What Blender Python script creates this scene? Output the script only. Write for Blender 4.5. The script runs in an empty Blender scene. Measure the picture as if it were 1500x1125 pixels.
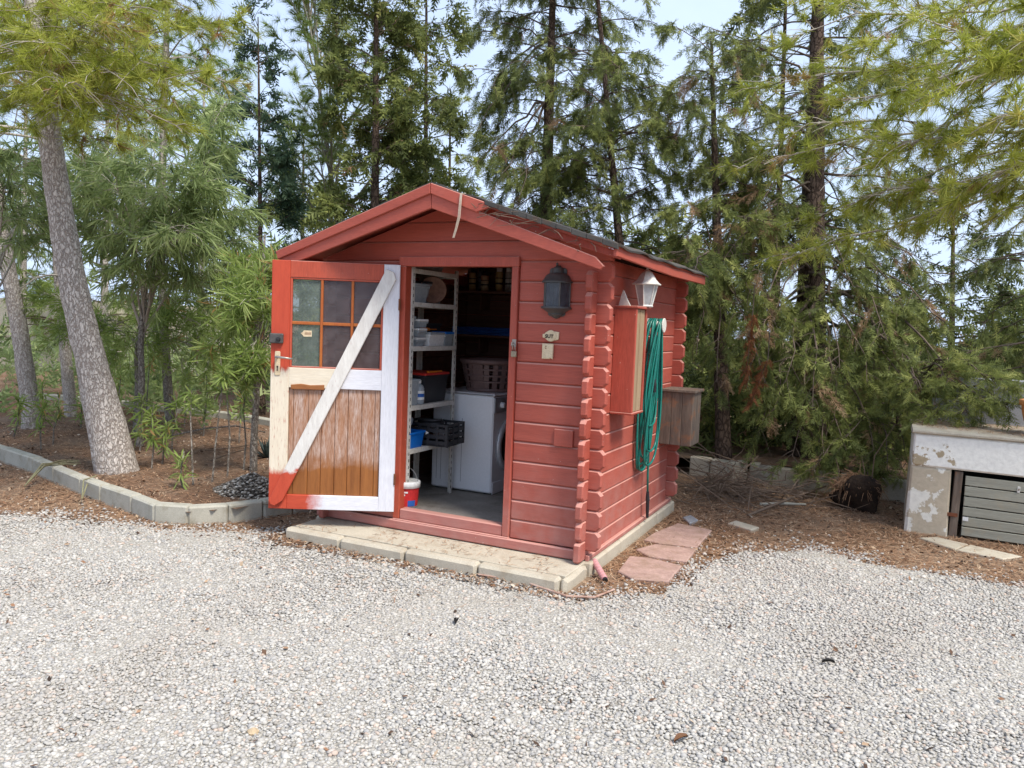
import bpy, math, random
import numpy as np
from mathutils import Vector, Matrix

# ------------------------------------------------------------------ camera, sky, sun, exposure
SC = bpy.context.scene
FPX = 1150.12                                   # focal length for a 1500 px wide frame
YAW, PITCH, ROLL = 0.446924, 0.075684, 0.039536
CAM = np.array([1.59488, -4.71368, 1.44229])
_f = np.array([-math.sin(YAW)*math.cos(PITCH), math.cos(YAW)*math.cos(PITCH), -math.sin(PITCH)])
_r = np.array([math.cos(YAW), math.sin(YAW), 0.0])
_u = np.cross(_r, _f)
_R = math.cos(ROLL)*_r + math.sin(ROLL)*_u
_U = -math.sin(ROLL)*_r + math.cos(ROLL)*_u
cam_data = bpy.data.cameras.new("camera")
cam_data.sensor_width = 36.0
cam_data.lens = 36.0*FPX/1500.0
cam_data.clip_start = 0.05
cam_data.clip_end = 2000.0
cam = bpy.data.objects.new("camera", cam_data)
SC.collection.objects.link(cam)
cam.matrix_world = Matrix(((_R[0], _U[0], -_f[0], CAM[0]), (_R[1], _U[1], -_f[1], CAM[1]), (_R[2], _U[2], -_f[2], CAM[2]), (0, 0, 0, 1)))
SC.camera = cam

SUN_EL, SUN_AZ = math.radians(56), math.radians(112)     # azimuth clockwise from +Y
world = bpy.data.worlds.new("World")
SC.world = world
world.use_nodes = True
wn, wl = world.node_tree.nodes, world.node_tree.links
wn.clear()
w_out = wn.new("ShaderNodeOutputWorld")
w_bg = wn.new("ShaderNodeBackground")
w_bg.inputs["Strength"].default_value = 0.115
w_sky = wn.new("ShaderNodeTexSky")
w_sky.sky_type = 'NISHITA'
w_sky.sun_disc = False
w_sky.sun_elevation = SUN_EL
w_sky.sun_rotation = SUN_AZ
w_sky.dust_density = 2.5
w_sky.air_density = 1.0
w_tc = wn.new("ShaderNodeTexCoord")
w_noise = wn.new("ShaderNodeTexNoise")
w_noise.inputs["Scale"].default_value = 2.6
w_noise.inputs["Detail"].default_value = 6
w_noise.inputs["Roughness"].default_value = 0.55
w_ramp = wn.new("ShaderNodeValToRGB")
w_ramp.color_ramp.elements[0].position = 0.30
w_ramp.color_ramp.elements[0].color = (0.55, 0.55, 0.55, 1)
w_ramp.color_ramp.elements[1].position = 0.62
w_ramp.color_ramp.elements[1].color = (1, 1, 1, 1)
w_mix = wn.new("ShaderNodeMix")
w_mix.data_type = 'RGBA'
w_mix.inputs["B"].default_value = (3.55, 4.3, 5.7, 1)       # thin bright cloud cover
wl.new(w_tc.outputs["Generated"], w_noise.inputs["Vector"])
wl.new(w_noise.outputs["Fac"], w_ramp.inputs["Fac"])
wl.new(w_ramp.outputs["Color"], w_mix.inputs["Factor"])
wl.new(w_sky.outputs["Color"], w_mix.inputs["A"])
wl.new(w_mix.outputs["Result"], w_bg.inputs["Color"])
wl.new(w_bg.outputs["Background"], w_out.inputs["Surface"])

sun_data = bpy.data.lights.new("sun", 'SUN')
sun_data.energy = 2.5
sun_data.angle = math.radians(16)
sun_data.color = (1.0, 0.94, 0.84)
sun = bpy.data.objects.new("sun", sun_data)
SC.collection.objects.link(sun)
_sd = Vector((math.sin(SUN_AZ)*math.cos(SUN_EL), math.cos(SUN_AZ)*math.cos(SUN_EL), math.sin(SUN_EL)))
sun.rotation_euler = _sd.to_track_quat('Z', 'Y').to_euler()
sun.location = (6, -3, 9)

SC.view_settings.view_transform = 'Standard'
SC.view_settings.look = 'None'
SC.view_settings.gamma = 1.0
SC.view_settings.use_curve_mapping = False
SC.view_settings.exposure = 1.05
SC.render.engine = 'CYCLES'
SC.cycles.use_denoising = True
SC.cycles.max_bounces = 6
SC.cycles.diffuse_bounces = 4
SC.cycles.glossy_bounces = 3
SC.cycles.transmission_bounces = 4
SC.cycles.transparent_max_bounces = 6
SC.cycles.caustics_reflective = False
SC.cycles.caustics_refractive = False

# ------------------------------------------------------------------ helpers
rng = np.random.default_rng(11)
random.seed(11)
COL = SC.collection
GZ = -0.15                                      # level of the gravel; 0 is the foot of the shed wall

def ray(px, py):
    return _f + _R*(px-750)/FPX - _U*(py-562.5)/FPX
def at(px, py, dep):                            # photo pixel and depth -> point of the place
    return CAM + dep*ray(px, py)
def on(px, py, axis, v):                        # photo pixel on a plane axis = v
    d = ray(px, py); i = 'xyz'.index(axis)
    return CAM + d*(v-CAM[i])/d[i]
def seen(P):
    d = np.atleast_2d(P) - CAM
    z = d @ _f
    zz = np.where(z > 0.05, z, 0.05)
    return 750 + FPX*(d @ _R)/zz, 562.5 - FPX*(d @ _U)/zz, z

def inset(poly, b):
    n = len(poly); out = []
    for i in range(n):
        p0, p1, p2 = np.array(poly[i-1], float), np.array(poly[i], float), np.array(poly[(i+1) % n], float)
        e1, e2 = p1-p0, p2-p1
        e1 /= max(np.linalg.norm(e1), 1e-9); e2 /= max(np.linalg.norm(e2), 1e-9)
        n1, n2 = np.array((-e1[1], e1[0])), np.array((-e2[1], e2[0]))
        den = 1 + n1 @ n2
        out.append(tuple(p1 + b*(n1+n2)/max(den, 0.25)))
    return out
def clip(poly, a, b, c):                        # keep a*x + b*y <= c
    out = []
    for i in range(len(poly)):
        p, q = poly[i], poly[(i+1) % len(poly)]
        dp, dq = a*p[0]+b*p[1]-c, a*q[0]+b*q[1]-c
        if dp <= 0: out.append(p)
        if dp*dq < 0:
            t = dp/(dp-dq)
            out.append((p[0]+t*(q[0]-p[0]), p[1]+t*(q[1]-p[1])))
    return out
def rect(x0, y0, x1, y1, c=0.0):
    if c <= 0: return [(x0, y0), (x1, y0), (x1, y1), (x0, y1)]
    return [(x0+c, y0), (x1-c, y0), (x1, y0+c), (x1, y1-c), (x1-c, y1), (x0+c, y1), (x0, y1-c), (x0, y0+c)]

class MB:
    def __init__(self): self.v, self.f = [], []
    def add(self, v, f):
        k = len(self.v); self.v += [tuple(map(float, p)) for p in v]; self.f += [tuple(i+k for i in q) for q in f]; return self
    def slab(self, poly, t, b=0.003, o=(0, 0, 0), ea=(1, 0, 0), eb=(0, 0, 1), en=(0, -1, 0), bb=None):
        """convex outline extruded backwards by t from its front face, front edges bevelled by b"""
        o, ea, eb, en = map(lambda q: np.array(q, float), (o, ea, eb, en))
        bb = b if bb is None else bb
        rings = [(inset(poly, b), 0), (poly, -b), (poly, -t+bb), (inset(poly, bb), -t)]
        n = len(poly); V = []
        for pl, c in rings: V += [o+ea*p[0]+eb*p[1]+en*c for p in pl]
        Fc = [tuple(range(n)), tuple(range(4*n-1, 3*n-1, -1))]
        for r in range(3):
            for i in range(n):
                j = (i+1) % n
                Fc.append((r*n+i, (r+1)*n+i, (r+1)*n+j, r*n+j))
        return self.add(V, Fc)
    def box(self, x0, x1, y0, y1, z0, z1, b=0.003):
        c = min(b, .45*(x1-x0), .45*(z1-z0), .45*(y1-y0))
        return self.slab(rect(x0, z0, x1, z1, c), y1-y0, c, o=(0, y0, 0))
    def tube(self, path, rad, n=8, cap=True, wob=0.0, seed=0):
        P = np.array(path, float); m = len(P)
        rad = np.full(m, rad, float) if np.isscalar(rad) else np.array(rad, float)
        T = np.gradient(P, axis=0); T /= np.linalg.norm(T, axis=1)[:, None]+1e-12
        a = np.array((0, 0, 1.0)) if abs(T[0][2]) < .9 else np.array((1.0, 0, 0))
        x = np.cross(T[0], a); x /= np.linalg.norm(x)
        V = []; rr = np.random.default_rng(seed)
        ang = np.arange(n)*2*math.pi/n
        for i in range(m):
            x = x - T[i]*(x @ T[i]); x /= np.linalg.norm(x)+1e-12
            y = np.cross(T[i], x)
            r = rad[i]*(1+wob*rr.standard_normal(n)) if wob else np.full(n, rad[i])
            V += list(P[i] + (np.cos(ang)*r)[:, None]*x + (np.sin(ang)*r)[:, None]*y)
        Fc = []
        for i in range(m-1):
            for k in range(n):
                l = (k+1) % n
                Fc.append((i*n+k, i*n+l, (i+1)*n+l, (i+1)*n+k))
        if cap: Fc += [tuple(range(n-1, -1, -1)), tuple((m-1)*n+k for k in range(n))]
        return self.add(V, Fc)
    def lathe(self, prof, n=20, c=(0, 0, 0), a0=0.0, a1=2*math.pi, sx=1.0, sy=1.0):
        full = abs(a1-a0-2*math.pi) < 1e-6
        k = n if full else n+1; V = []
        for r, z in prof:
            for i in range(k):
                a = a0+(a1-a0)*i/n
                V.append((c[0]+sx*r*math.cos(a), c[1]+sy*r*math.sin(a), c[2]+z))
        Fc = []
        for j in range(len(prof)-1):
            for i in range(n):
                l = (i+1) % k
                Fc.append((j*k+i, j*k+l, (j+1)*k+l, (j+1)*k+i))
        return self.add(V, Fc)
    def blob(self, c, s, seed=0, sub=2, amp=.18):
        V, T = ico(sub); rr = np.random.default_rng(seed)
        d = np.ones(len(V))
        for _ in range(5):
            k = rr.standard_normal(3)*2.2; d += amp*.5*np.sin(V @ k + rr.uniform(0, 6))
        return self.add(V*d[:, None]*np.array(s)+np.array(c), [tuple(t) for t in T])
_ICO = {}
def ico(sub):
    if sub in _ICO: return _ICO[sub]
    import bmesh
    bm = bmesh.new(); bmesh.ops.create_icosphere(bm, subdivisions=sub, radius=1.0)
    V = np.array([v.co[:] for v in bm.verts]); T = np.array([[v.index for v in f.verts] for f in bm.faces]); bm.free()
    _ICO[sub] = (V, T); return V, T

def setp(o, label=None, cat=None, group=None, kind=None):
    for k, v in (("label", label), ("category", cat), ("group", group), ("kind", kind)):
        if v: o[k] = v
    return o
def obj(name, mb, mat, parent=None, smooth=False):
    me = bpy.data.meshes.new(name); me.from_pydata(mb.v, [], mb.f); me.update()
    if smooth: me.polygons.foreach_set("use_smooth", [True]*len(me.polygons))
    me.materials.append(mat)
    o = bpy.data.objects.new(name, me); COL.objects.link(o)
    if parent is not None: o.parent = parent
    return o
def smooth_by_angle(o, deg=40):
    me = o.data
    me.polygons.foreach_set("use_smooth", [True]*len(me.polygons))
    me.set_sharp_from_angle(angle=math.radians(deg)) if hasattr(me, "set_sharp_from_angle") else None
    return o
def dupe(o, name, parent=None):
    c = o.copy(); c.name = name; COL.objects.link(c); c.parent = parent; return c
def thing(name, label, cat, loc=(0, 0, 0), rotz=0.0, group=None, parent=None):
    o = bpy.data.objects.new(name, None); COL.objects.link(o)
    o.location = tuple(map(float, loc)); o.rotation_euler = (0, 0, rotz); o.empty_display_size = .1
    if parent is not None: o.parent = parent; return o
    return setp(o, label, cat, group)
def part(name, parent):
    o = bpy.data.objects.new(name, None); COL.objects.link(o); o.parent = parent; o.empty_display_size = .1; return o
def mesh_np(name, V, T, mat, parent=None, tint=None, smooth=False):
    me = bpy.data.meshes.new(name)
    V = np.ascontiguousarray(V, np.float32); T = np.ascontiguousarray(T, np.int32)
    me.vertices.add(len(V)); me.vertices.foreach_set("co", V.ravel())
    me.loops.add(T.size); me.loops.foreach_set("vertex_index", T.ravel())
    me.polygons.add(len(T)); me.polygons.foreach_set("loop_start", np.arange(0, T.size, T.shape[1], dtype=np.int32))
    me.polygons.foreach_set("loop_total", np.full(len(T), T.shape[1], np.int32))
    if smooth: me.polygons.foreach_set("use_smooth", np.ones(len(T), bool))
    if tint is not None:
        a = me.attributes.new("tint", 'FLOAT', 'POINT'); a.data.foreach_set("value", np.ascontiguousarray(tint, np.float32))
    me.update(); me.validate()
    me.materials.append(mat)
    o = bpy.data.objects.new(name, me); COL.objects.link(o)
    if parent is not None: o.parent = parent
    return o

# ------------------------------------------------------------------ materials
def new_mat(name):
    m = bpy.data.materials.new(name); m.use_nodes = True
    nt = m.node_tree; return m, nt, nt.nodes["Principled BSDF"]
def nd(nt, typ, **kw):
    n = nt.nodes.new(typ)
    for k, v in kw.items():
        if k in n.inputs: n.inputs[k].default_value = v
        else: setattr(n, k, v)
    return n
def lk(nt, a, b): nt.links.new(a, b)
def c4(c): return (c[0], c[1], c[2], 1.0)
def coords(nt, space='object', stretch=(1, 1, 1), rot=(0, 0, 0), shift=True):
    if space == 'world': src = nd(nt, "ShaderNodeNewGeometry").outputs["Position"]
    else: src = nd(nt, "ShaderNodeTexCoord").outputs["Object"]
    if shift:
        oi = nd(nt, "ShaderNodeObjectInfo")
        mul = nd(nt, "ShaderNodeMath", operation='MULTIPLY'); mul.inputs[1].default_value = 43.0
        lk(nt, oi.outputs["Random"], mul.inputs[0])
        add = nd(nt, "ShaderNodeVectorMath", operation='ADD')
        lk(nt, src, add.inputs[0]); lk(nt, mul.outputs[0], add.inputs[1]); src = add.outputs[0]
    mp = nd(nt, "ShaderNodeMapping"); mp.inputs["Scale"].default_value = stretch; mp.inputs["Rotation"].default_value = rot
    lk(nt, src, mp.inputs["Vector"]); return mp.outputs["Vector"]
def noise(nt, vec, scale, detail=4, rough=.55):
    n = nd(nt, "ShaderNodeTexNoise", Scale=scale, Detail=detail, Roughness=rough); lk(nt, vec, n.inputs["Vector"]); return n.outputs["Fac"]
def ramp(nt, fac, stops, interp='LINEAR'):
    r = nd(nt, "ShaderNodeValToRGB"); r.color_ramp.interpolation = interp
    e = r.color_ramp.elements
    while len(e) < len(stops): e.new(0.5)
    for i, (p, c) in enumerate(stops): e[i].position = p; e[i].color = c4(c) if not np.isscalar(c) else (c, c, c, 1)
    lk(nt, fac, r.inputs["Fac"]); return r.outputs["Color"]
def mixc(nt, fac, a, b, mode='MIX'):
    m = nd(nt, "ShaderNodeMix", data_type='RGBA', blend_type=mode)
    for s, v in (("Factor", fac), ("A", a), ("B", b)):
        if hasattr(v, "is_output"): lk(nt, v, m.inputs[s])
        else: m.inputs[s].default_value = v if np.isscalar(v) else c4(v)
    return m.outputs["Result"]
def bump(nt, h, strength, dist=.01, normal=None):
    b = nd(nt, "ShaderNodeBump", Strength=strength, Distance=dist); lk(nt, h, b.inputs["Height"])
    if normal is not None: lk(nt, normal, b.inputs["Normal"])
    return b.outputs["Normal"]
def simple(name, c1, c2=None, scale=6, stretch=(1, 1, 1), rough=.7, bmp=.15, bscale=60, space='object', metal=0.0, spec=.3,
           dirt=None, dscale=3.0, dlo=.52, dhi=.7, damt=.8, vary=.12, bdist=.004):
    m, nt, bs = new_mat(name)
    c2 = c2 or tuple(.75*x for x in c1)
    v = coords(nt, space, stretch)
    col = mixc(nt, ramp(nt, noise(nt, v, scale, 5), [(.32, 0.0), (.68, 1.0)]), c1, c2)
    fine = noise(nt, v, bscale, 4, .6)
    col = mixc(nt, 1.0, col, ramp(nt, fine, [(.25, 1-1.6*vary), (.75, 1+vary)]), 'MULTIPLY')
    if dirt:
        dv = coords(nt, 'world', (1, 1, 1), shift=False)
        dm = ramp(nt, noise(nt, dv, dscale, 8, .65), [(dlo, 0.0), (dhi, damt)])
        col = mixc(nt, dm, col, dirt)
    lk(nt, col, bs.inputs["Base Color"])
    bs.inputs["Roughness"].default_value = rough; bs.inputs["Metallic"].default_value = metal
    bs.inputs["Specular IOR Level"].default_value = spec
    if bmp: lk(nt, bump(nt, fine, bmp, bdist), bs.inputs["Normal"])
    return m
def leafmat(name, stops, transl=.35, rough=.55):
    m, nt, bs = new_mat(name)
    a = nd(nt, "ShaderNodeAttribute", attribute_name="tint")
    col = ramp(nt, a.outputs["Fac"], stops)
    lk(nt, col, bs.inputs["Base Color"]); bs.inputs["Roughness"].default_value = rough; bs.inputs["Specular IOR Level"].default_value = .25
    tr = nd(nt, "ShaderNodeBsdfTranslucent"); lk(nt, col, tr.inputs["Color"])
    mx = nd(nt, "ShaderNodeMixShader"); mx.inputs[0].default_value = transl
    lk(nt, bs.outputs[0], mx.inputs[1]); lk(nt, tr.outputs[0], mx.inputs[2])
    lk(nt, mx.outputs[0], nt.nodes["Material Output"].inputs["Surface"])
    return m

def paint_mat(name, base, alt, dust=(.42, .22, .19), dust_top=.62, chips=(.62, .5, .42), grain=(1, 1, 1), rough=.55):
    m, nt, bs = new_mat(name)
    v = coords(nt, 'object', grain); wv = coords(nt, 'world', (1, 1, 1), shift=False)
    col = mixc(nt, ramp(nt, noise(nt, v, 3.5, 5), [(.3, 0.0), (.7, 1.0)]), base, alt)
    oi = nd(nt, "ShaderNodeObjectInfo")
    col = mixc(nt, 1.0, col, ramp(nt, oi.outputs["Random"], [(0, .88), (1, 1.08)]), 'MULTIPLY')
    g = noise(nt, v, 38, 5, .65)
    col = mixc(nt, 1.0, col, ramp(nt, g, [(.25, .72), (.75, 1.12)]), 'MULTIPLY')
    col = mixc(nt, ramp(nt, noise(nt, wv, 2.2, 6, .65), [(.5, 0.0), (.75, .35)]), col, tuple(.62*x+.06 for x in base))
    # splash-back dust on the lowest logs, blotchy
    sx = nd(nt, "ShaderNodeSeparateXYZ"); lk(nt, wv, sx.inputs[0])
    mr = nd(nt, "ShaderNodeMapRange"); mr.inputs[1].default_value = -.08; mr.inputs[2].default_value = dust_top; mr.inputs[3].default_value = .75; mr.inputs[4].default_value = .0
    lk(nt, sx.outputs["Z"], mr.inputs[0])
    dn = nd(nt, "ShaderNodeMath", operation='MULTIPLY'); lk(nt, mr.outputs[0], dn.inputs[0]); lk(nt, ramp(nt, noise(nt, wv, 9, 6), [(.3, .25), (.7, 1.0)]), dn.inputs[1])
    col = mixc(nt, dn.outputs[0], col, dust)
    # small chips and scuffs
    cm = ramp(nt, noise(nt, wv, 70, 3, .5), [(.735, 0.0), (.75, .9)])
    col = mixc(nt, cm, col, chips)
    # paler ledges that face up: dust, plus lit top bevels painted into the colour
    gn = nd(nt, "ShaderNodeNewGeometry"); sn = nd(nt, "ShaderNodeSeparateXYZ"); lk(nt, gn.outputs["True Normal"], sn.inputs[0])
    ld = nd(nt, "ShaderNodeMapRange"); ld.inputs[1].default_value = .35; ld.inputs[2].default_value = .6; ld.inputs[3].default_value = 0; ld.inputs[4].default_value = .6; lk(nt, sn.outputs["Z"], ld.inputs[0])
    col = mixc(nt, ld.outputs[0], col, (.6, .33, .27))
    lk(nt, col, bs.inputs["Base Color"]); bs.inputs["Roughness"].default_value = rough; bs.inputs["Specular IOR Level"].default_value = .35
    lk(nt, bump(nt, g, .22, .003), bs.inputs["Normal"])
    return m

MT = {}
MT['red_h'] = paint_mat('red_log_paint', (.43, .093, .062), (.37, .076, .051), grain=(.25, 3, 6))
MT['red_v'] = paint_mat('red_trim_paint', (.445, .09, .058), (.385, .073, .047), grain=(4, 4, .4))
MT['red_fresh'] = paint_mat('fresh_red_paint', (.5, .09, .046), (.44, .075, .04), dust_top=-.05, grain=(4, 4, .5), rough=.48)
MT['red_roof'] = paint_mat('red_fascia_paint', (.475, .105, .07), (.415, .088, .059), dust_top=-.05, grain=(.6, 4, 6), chips=(.3, .15, .1))
MT['dust_red'] = paint_mat('dusty_red_base', (.4, .1, .08), (.46, .17, .14), dust_top=.3, grain=(.3, 3, 3))
MT['wood_dark'] = simple('dark_interior_timber', (.15, .075, .05), (.09, .045, .03), 4, (.3, 3, 6), .8, .2, 40)  # shelf timber, and the added lining that darkens the interior
MT['felt'] = simple('roofing_felt', (.06, .058, .055), (.09, .085, .078), 5, rough=.95, bmp=.6, bscale=180, dirt=(.13, .075, .045), dscale=6)
MT['black_metal'] = simple('dark_lantern_metal', (.07, .07, .07), (.11, .105, .1), 12, rough=.5, metal=.3, bmp=.1, dirt=(.25, .22, .18), dscale=25, dlo=.6, dhi=.8, damt=.4)
MT['white_metal'] = simple('white_enamel', (.72, .7, .66), (.62, .6, .55), 10, rough=.45, bmp=.05, dirt=(.4, .35, .28), dscale=22, dlo=.58, dhi=.75, damt=.5)
MT['appliance'] = simple('appliance_enamel', (.78, .79, .81), (.72, .73, .75), 2, rough=.3, bmp=.0, vary=.03, spec=.5)
MT['grey_plastic'] = simple('grey_plastic', (.3, .31, .33), (.26, .27, .29), 4, rough=.4, bmp=.05)
MT['silver'] = simple('silver_trim', (.6, .61, .63), (.54, .55, .57), 4, rough=.3, bmp=0, metal=.3, spec=.5)
MT['black_plastic'] = simple('black_plastic', (.018, .018, .022), (.03, .03, .033), 9, rough=.45, bmp=.05, dirt=(.15, .13, .1), dscale=25, dlo=.6, dhi=.8, damt=.3)
MT['shelf'] = simple('shelf_steel', (.62, .6, .55), (.5, .48, .43), 7, rough=.5, bmp=.05, dirt=(.3, .2, .13), dscale=18, dlo=.56, dhi=.72, damt=.6)
MT['blue_plastic'] = simple('blue_plastic', (.008, .16, .6), (.006, .13, .5), 5, rough=.35, bmp=.03, vary=.05)
MT['tarp'] = simple('blue_tarpaulin', (.02, .1, .35), (.015, .07, .26), 9, rough=.4, bmp=.5, bscale=18, bdist=.02)
MT['brown_plastic'] = simple('mauve_brown_plastic', (.16, .10, .09), (.13, .085, .08), 5, rough=.45, bmp=.03)
MT['red_plastic'] = simple('red_plastic', (.5, .03, .02), (.42, .025, .02), 6, rough=.4, bmp=.03)
MT['orange_plastic'] = simple('orange_plastic', (.75, .22, .02), (.65, .18, .02), 6, rough=.4, bmp=.03)
MT['cream'] = simple('aged_cream_paint', (.68, .56, .38), (.6, .47, .3), 20, rough=.7, bmp=.3, bscale=90, dirt=(.3, .2, .12), dscale=60, dlo=.6, dhi=.72)
MT['steel'] = simple('worn_steel', (.45, .43, .4), (.35, .32, .29), 25, rough=.4, metal=.8, bmp=.1, dirt=(.25, .13, .07), dscale=40)
MT['rust'] = simple('rusty_iron', (.22, .075, .035), (.12, .045, .025), 30, rough=.85, bmp=.4)
MT['concrete'] = simple('grey_concrete', (.43, .41, .345), (.35, .335, .28), 7, rough=.9, bmp=.35, bscale=120, dirt=(.2, .17, .11), dscale=7, damt=.6)
MT['conc_pale'] = simple('beige_concrete', (.5, .45, .36), (.42, .375, .295), 5, rough=.9, bmp=.4, bscale=110, dirt=(.3, .23, .155), dscale=6, damt=.55)
MT['block_grey'] = simple('blue_grey_block', (.34, .35, .38), (.28, .29, .31), 5, rough=.9, bmp=.4, bscale=90, dirt=(.18, .15, .12), dscale=4, damt=.5)
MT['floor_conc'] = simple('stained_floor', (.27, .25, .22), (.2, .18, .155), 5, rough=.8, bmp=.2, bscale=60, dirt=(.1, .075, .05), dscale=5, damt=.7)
MT['flag'] = simple('pink_flagstone', (.44, .3, .255), (.34, .225, .19), 9, rough=.95, bmp=.7, bscale=45, dirt=(.25, .17, .115), dscale=7, dlo=.48, damt=.75, bdist=.01)
MT['terracotta'] = simple('terracotta', (.6, .26, .09), (.5, .2, .07), 6, rough=.8, bmp=.2)
MT['hose'] = simple('green_hose_rubber', (.006, .19, .145), (.004, .13, .11), 8, rough=.35, bmp=.03, spec=.5)
MT['old_wood'] = simple('weathered_timber', (.2, .155, .12), (.11, .085, .068), 5, (6, 6, .7), .9, .5, 30, dirt=(.32, .13, .05), dscale=10, dlo=.53, dhi=.66, damt=.5)
MT['gate_wood'] = simple('pale_green_grey_timber', (.36, .355, .29), (.27, .265, .215), 4, (.6, 5, 8), .85, .4, 30, dirt=(.36, .3, .2), dscale=5, damt=.6)
MT['beige_panel'] = simple('beige_panel', (.36, .26, .16), (.3, .21, .13), 5, (3, 3, .5), .7, .2, 40)
MT['bulb'] = simple('bulb_glass', (.75, .75, .72), None, 4, rough=.15, bmp=0, spec=.5)
MT['twig'] = simple('dry_twig', (.2, .145, .105), (.13, .09, .065), 20, rough=.9, bmp=.2, space='world')
MT['paper_white'] = simple('white_label', (.75, .75, .73), (.7, .7, .68), 8, rough=.6, bmp=0)
MT['ink'] = simple('dark_ink', (.02, .02, .02), None, 8, rough=.6, bmp=0)
MT['label_blue'] = simple('label_blue', (.03, .12, .42), None, 8, rough=.5, bmp=0)
MT['clear'] = simple('cloudy_clear_plastic', (.36, .4, .42), (.28, .31, .33), 9, rough=.25, bmp=.05, spec=.5)
MT['pink_pipe'] = simple('faded_pink_plastic', (.6, .3, .3), (.5, .24, .24), 9, rough=.6)

def glass_mat(name, tint, rough=.25, ribs=0, opa=.62):
    m, nt, bs = new_mat(name)
    v = coords(nt, 'object')
    bs.inputs["Roughness"].default_value = rough
    bs.inputs["Specular IOR Level"].default_value = .5
    g = mixc(nt, ramp(nt, noise(nt, v, 14, 6, .65), [(.35, 0.0), (.7, 1.0)]), tint, tuple(min(1, 1.5*x+.03) for x in tint))
    lk(nt, g, bs.inputs["Base Color"])
    tr = nd(nt, "ShaderNodeBsdfTransparent", Color=(.8, .82, .82, 1))
    mx = nd(nt, "ShaderNodeMixShader"); mx.inputs[0].default_value = opa
    if ribs:
        sv = coords(nt, 'object', (ribs, 1, 2.0)); h = noise(nt, sv, 1.0, 3)
        lk(nt, bump(nt, h, .6, .01), bs.inputs["Normal"])
    lk(nt, tr.outputs[0], mx.inputs[1]); lk(nt, bs.outputs[0], mx.inputs[2])
    lk(nt, mx.outputs[0], nt.nodes["Material Output"].inputs["Surface"])
    return m
MT['pane_green'] = glass_mat('reeded_dusty_glass', (.13, .16, .14), .18, 70, .45)
MT['pane_dust'] = glass_mat('dusty_glass', (.12, .10, .105), .1, 0, .36)
MT['lamp_glass'] = glass_mat('lantern_glass', (.06, .065, .08), .12, 0)
MT['lamp_glass_w'] = glass_mat('frosted_lantern_glass', (.5, .52, .53), .3, 0)
# ------------------------------------------------------------------ the shed
H = 0.133
XC = -1.14
shed = thing('garden_shed', 'small red log cabin shed with gabled roof and its door standing open', 'shed', (0, 0, 0))
FW, SW, BW, LW = (part(n, shed) for n in ('front_wall', 'side_wall', 'back_wall', 'left_wall'))
def log_poly(a0, a1, z0, c0, c1, h=H):
    p = []
    p += [(a0+c0, z0), (a1-c1, z0)]
    if c1: p += [(a1, z0+c1), (a1, z0+h-c1)]
    p += [(a1-c1, z0+h), (a0+c0, z0+h)] if c1 or c0 else [(a1, z0+h), (a0, z0+h)]
    if c0: p += [(a0, z0+h-c0), (a0, z0+c0)]
    q = []
    for s in p:
        if not q or abs(s[0]-q[-1][0])+abs(s[1]-q[-1][1]) > 1e-6: q.append(s)
    return q
def roof_z(x, dz=0.0): return 2.29 + dz - (.313 if x > XC else .336)*abs(x-XC)
CH = .027
for k in range(17):
    z0 = k*H
    segs = [(-.642, 0.0, 0, CH), (-2.28, -1.573, CH, 0)] if k < 14 else [(-2.28, 0.0, 0, 0)]
    for a0, a1, c0, c1 in segs:
        j = lambda s: random.uniform(-s, s)
        p = log_poly(a0 + (j(.007) if c0 else 0), a1 + (j(.007) if c1 else 0), z0+.0012, c0, c1, H-.0024)
        if k >= 13:
            p = clip(p, .313, 1, 2.262+.313*XC); p = clip(p, -.336, 1, 2.262-.336*XC)
        if len(p) < 3: continue
        obj('log', MB().slab(p, .045, .010, o=(0, j(.0016), 0)), MT['red_h'], FW)
for k in range(15):
    j = lambda s: random.uniform(-s, s)
    z0 = (k-.5)*H
    h = H-.0024 if k < 14 else .095
    if k == 0: z0, h = -.062, H*.5+.062-.0024
    c = CH if k else .012
    p = log_poly(-.10+j(.009), 2.145+j(.009), z0+.0012, c, c, h) if k < 14 else rect(.02, z0+.0012, 2.02, z0+h)
    obj('log', MB().slab(p, .045, .0075, o=(-.094+j(.0016), 0, 0), ea=(0, 1, 0), eb=(0, 0, 1), en=(1, 0, 0)), MT['red_h'], SW)
    p = log_poly(-2.145, .10, z0+.0012, c, c, h) if k < 14 else rect(-2.02, z0+.0012, -.02, z0+h)
    obj('log', MB().slab(p, .045, .0075, o=(-2.186, 0, 0), ea=(0, -1, 0), eb=(0, 0, 1), en=(-1, 0, 0)), MT['red_h'], LW)
for k in range(17):
    p = log_poly(-2.28, 0.0, k*H+.0012, CH if k < 14 else 0, CH if k < 14 else 0, H-.0024)
    if k >= 13:
        p = clip(p, .313, 1, 2.262+.313*XC); p = clip(p, -.336, 1, 2.262-.336*XC)
    p = [(-x, z) for x, z in p][::-1]
    obj('log', MB().slab(p, .045, .0075, o=(0, 2.045, 0), ea=(-1, 0, 0), eb=(0, 0, 1), en=(0, 1, 0)), MT['red_h'], BW)

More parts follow.
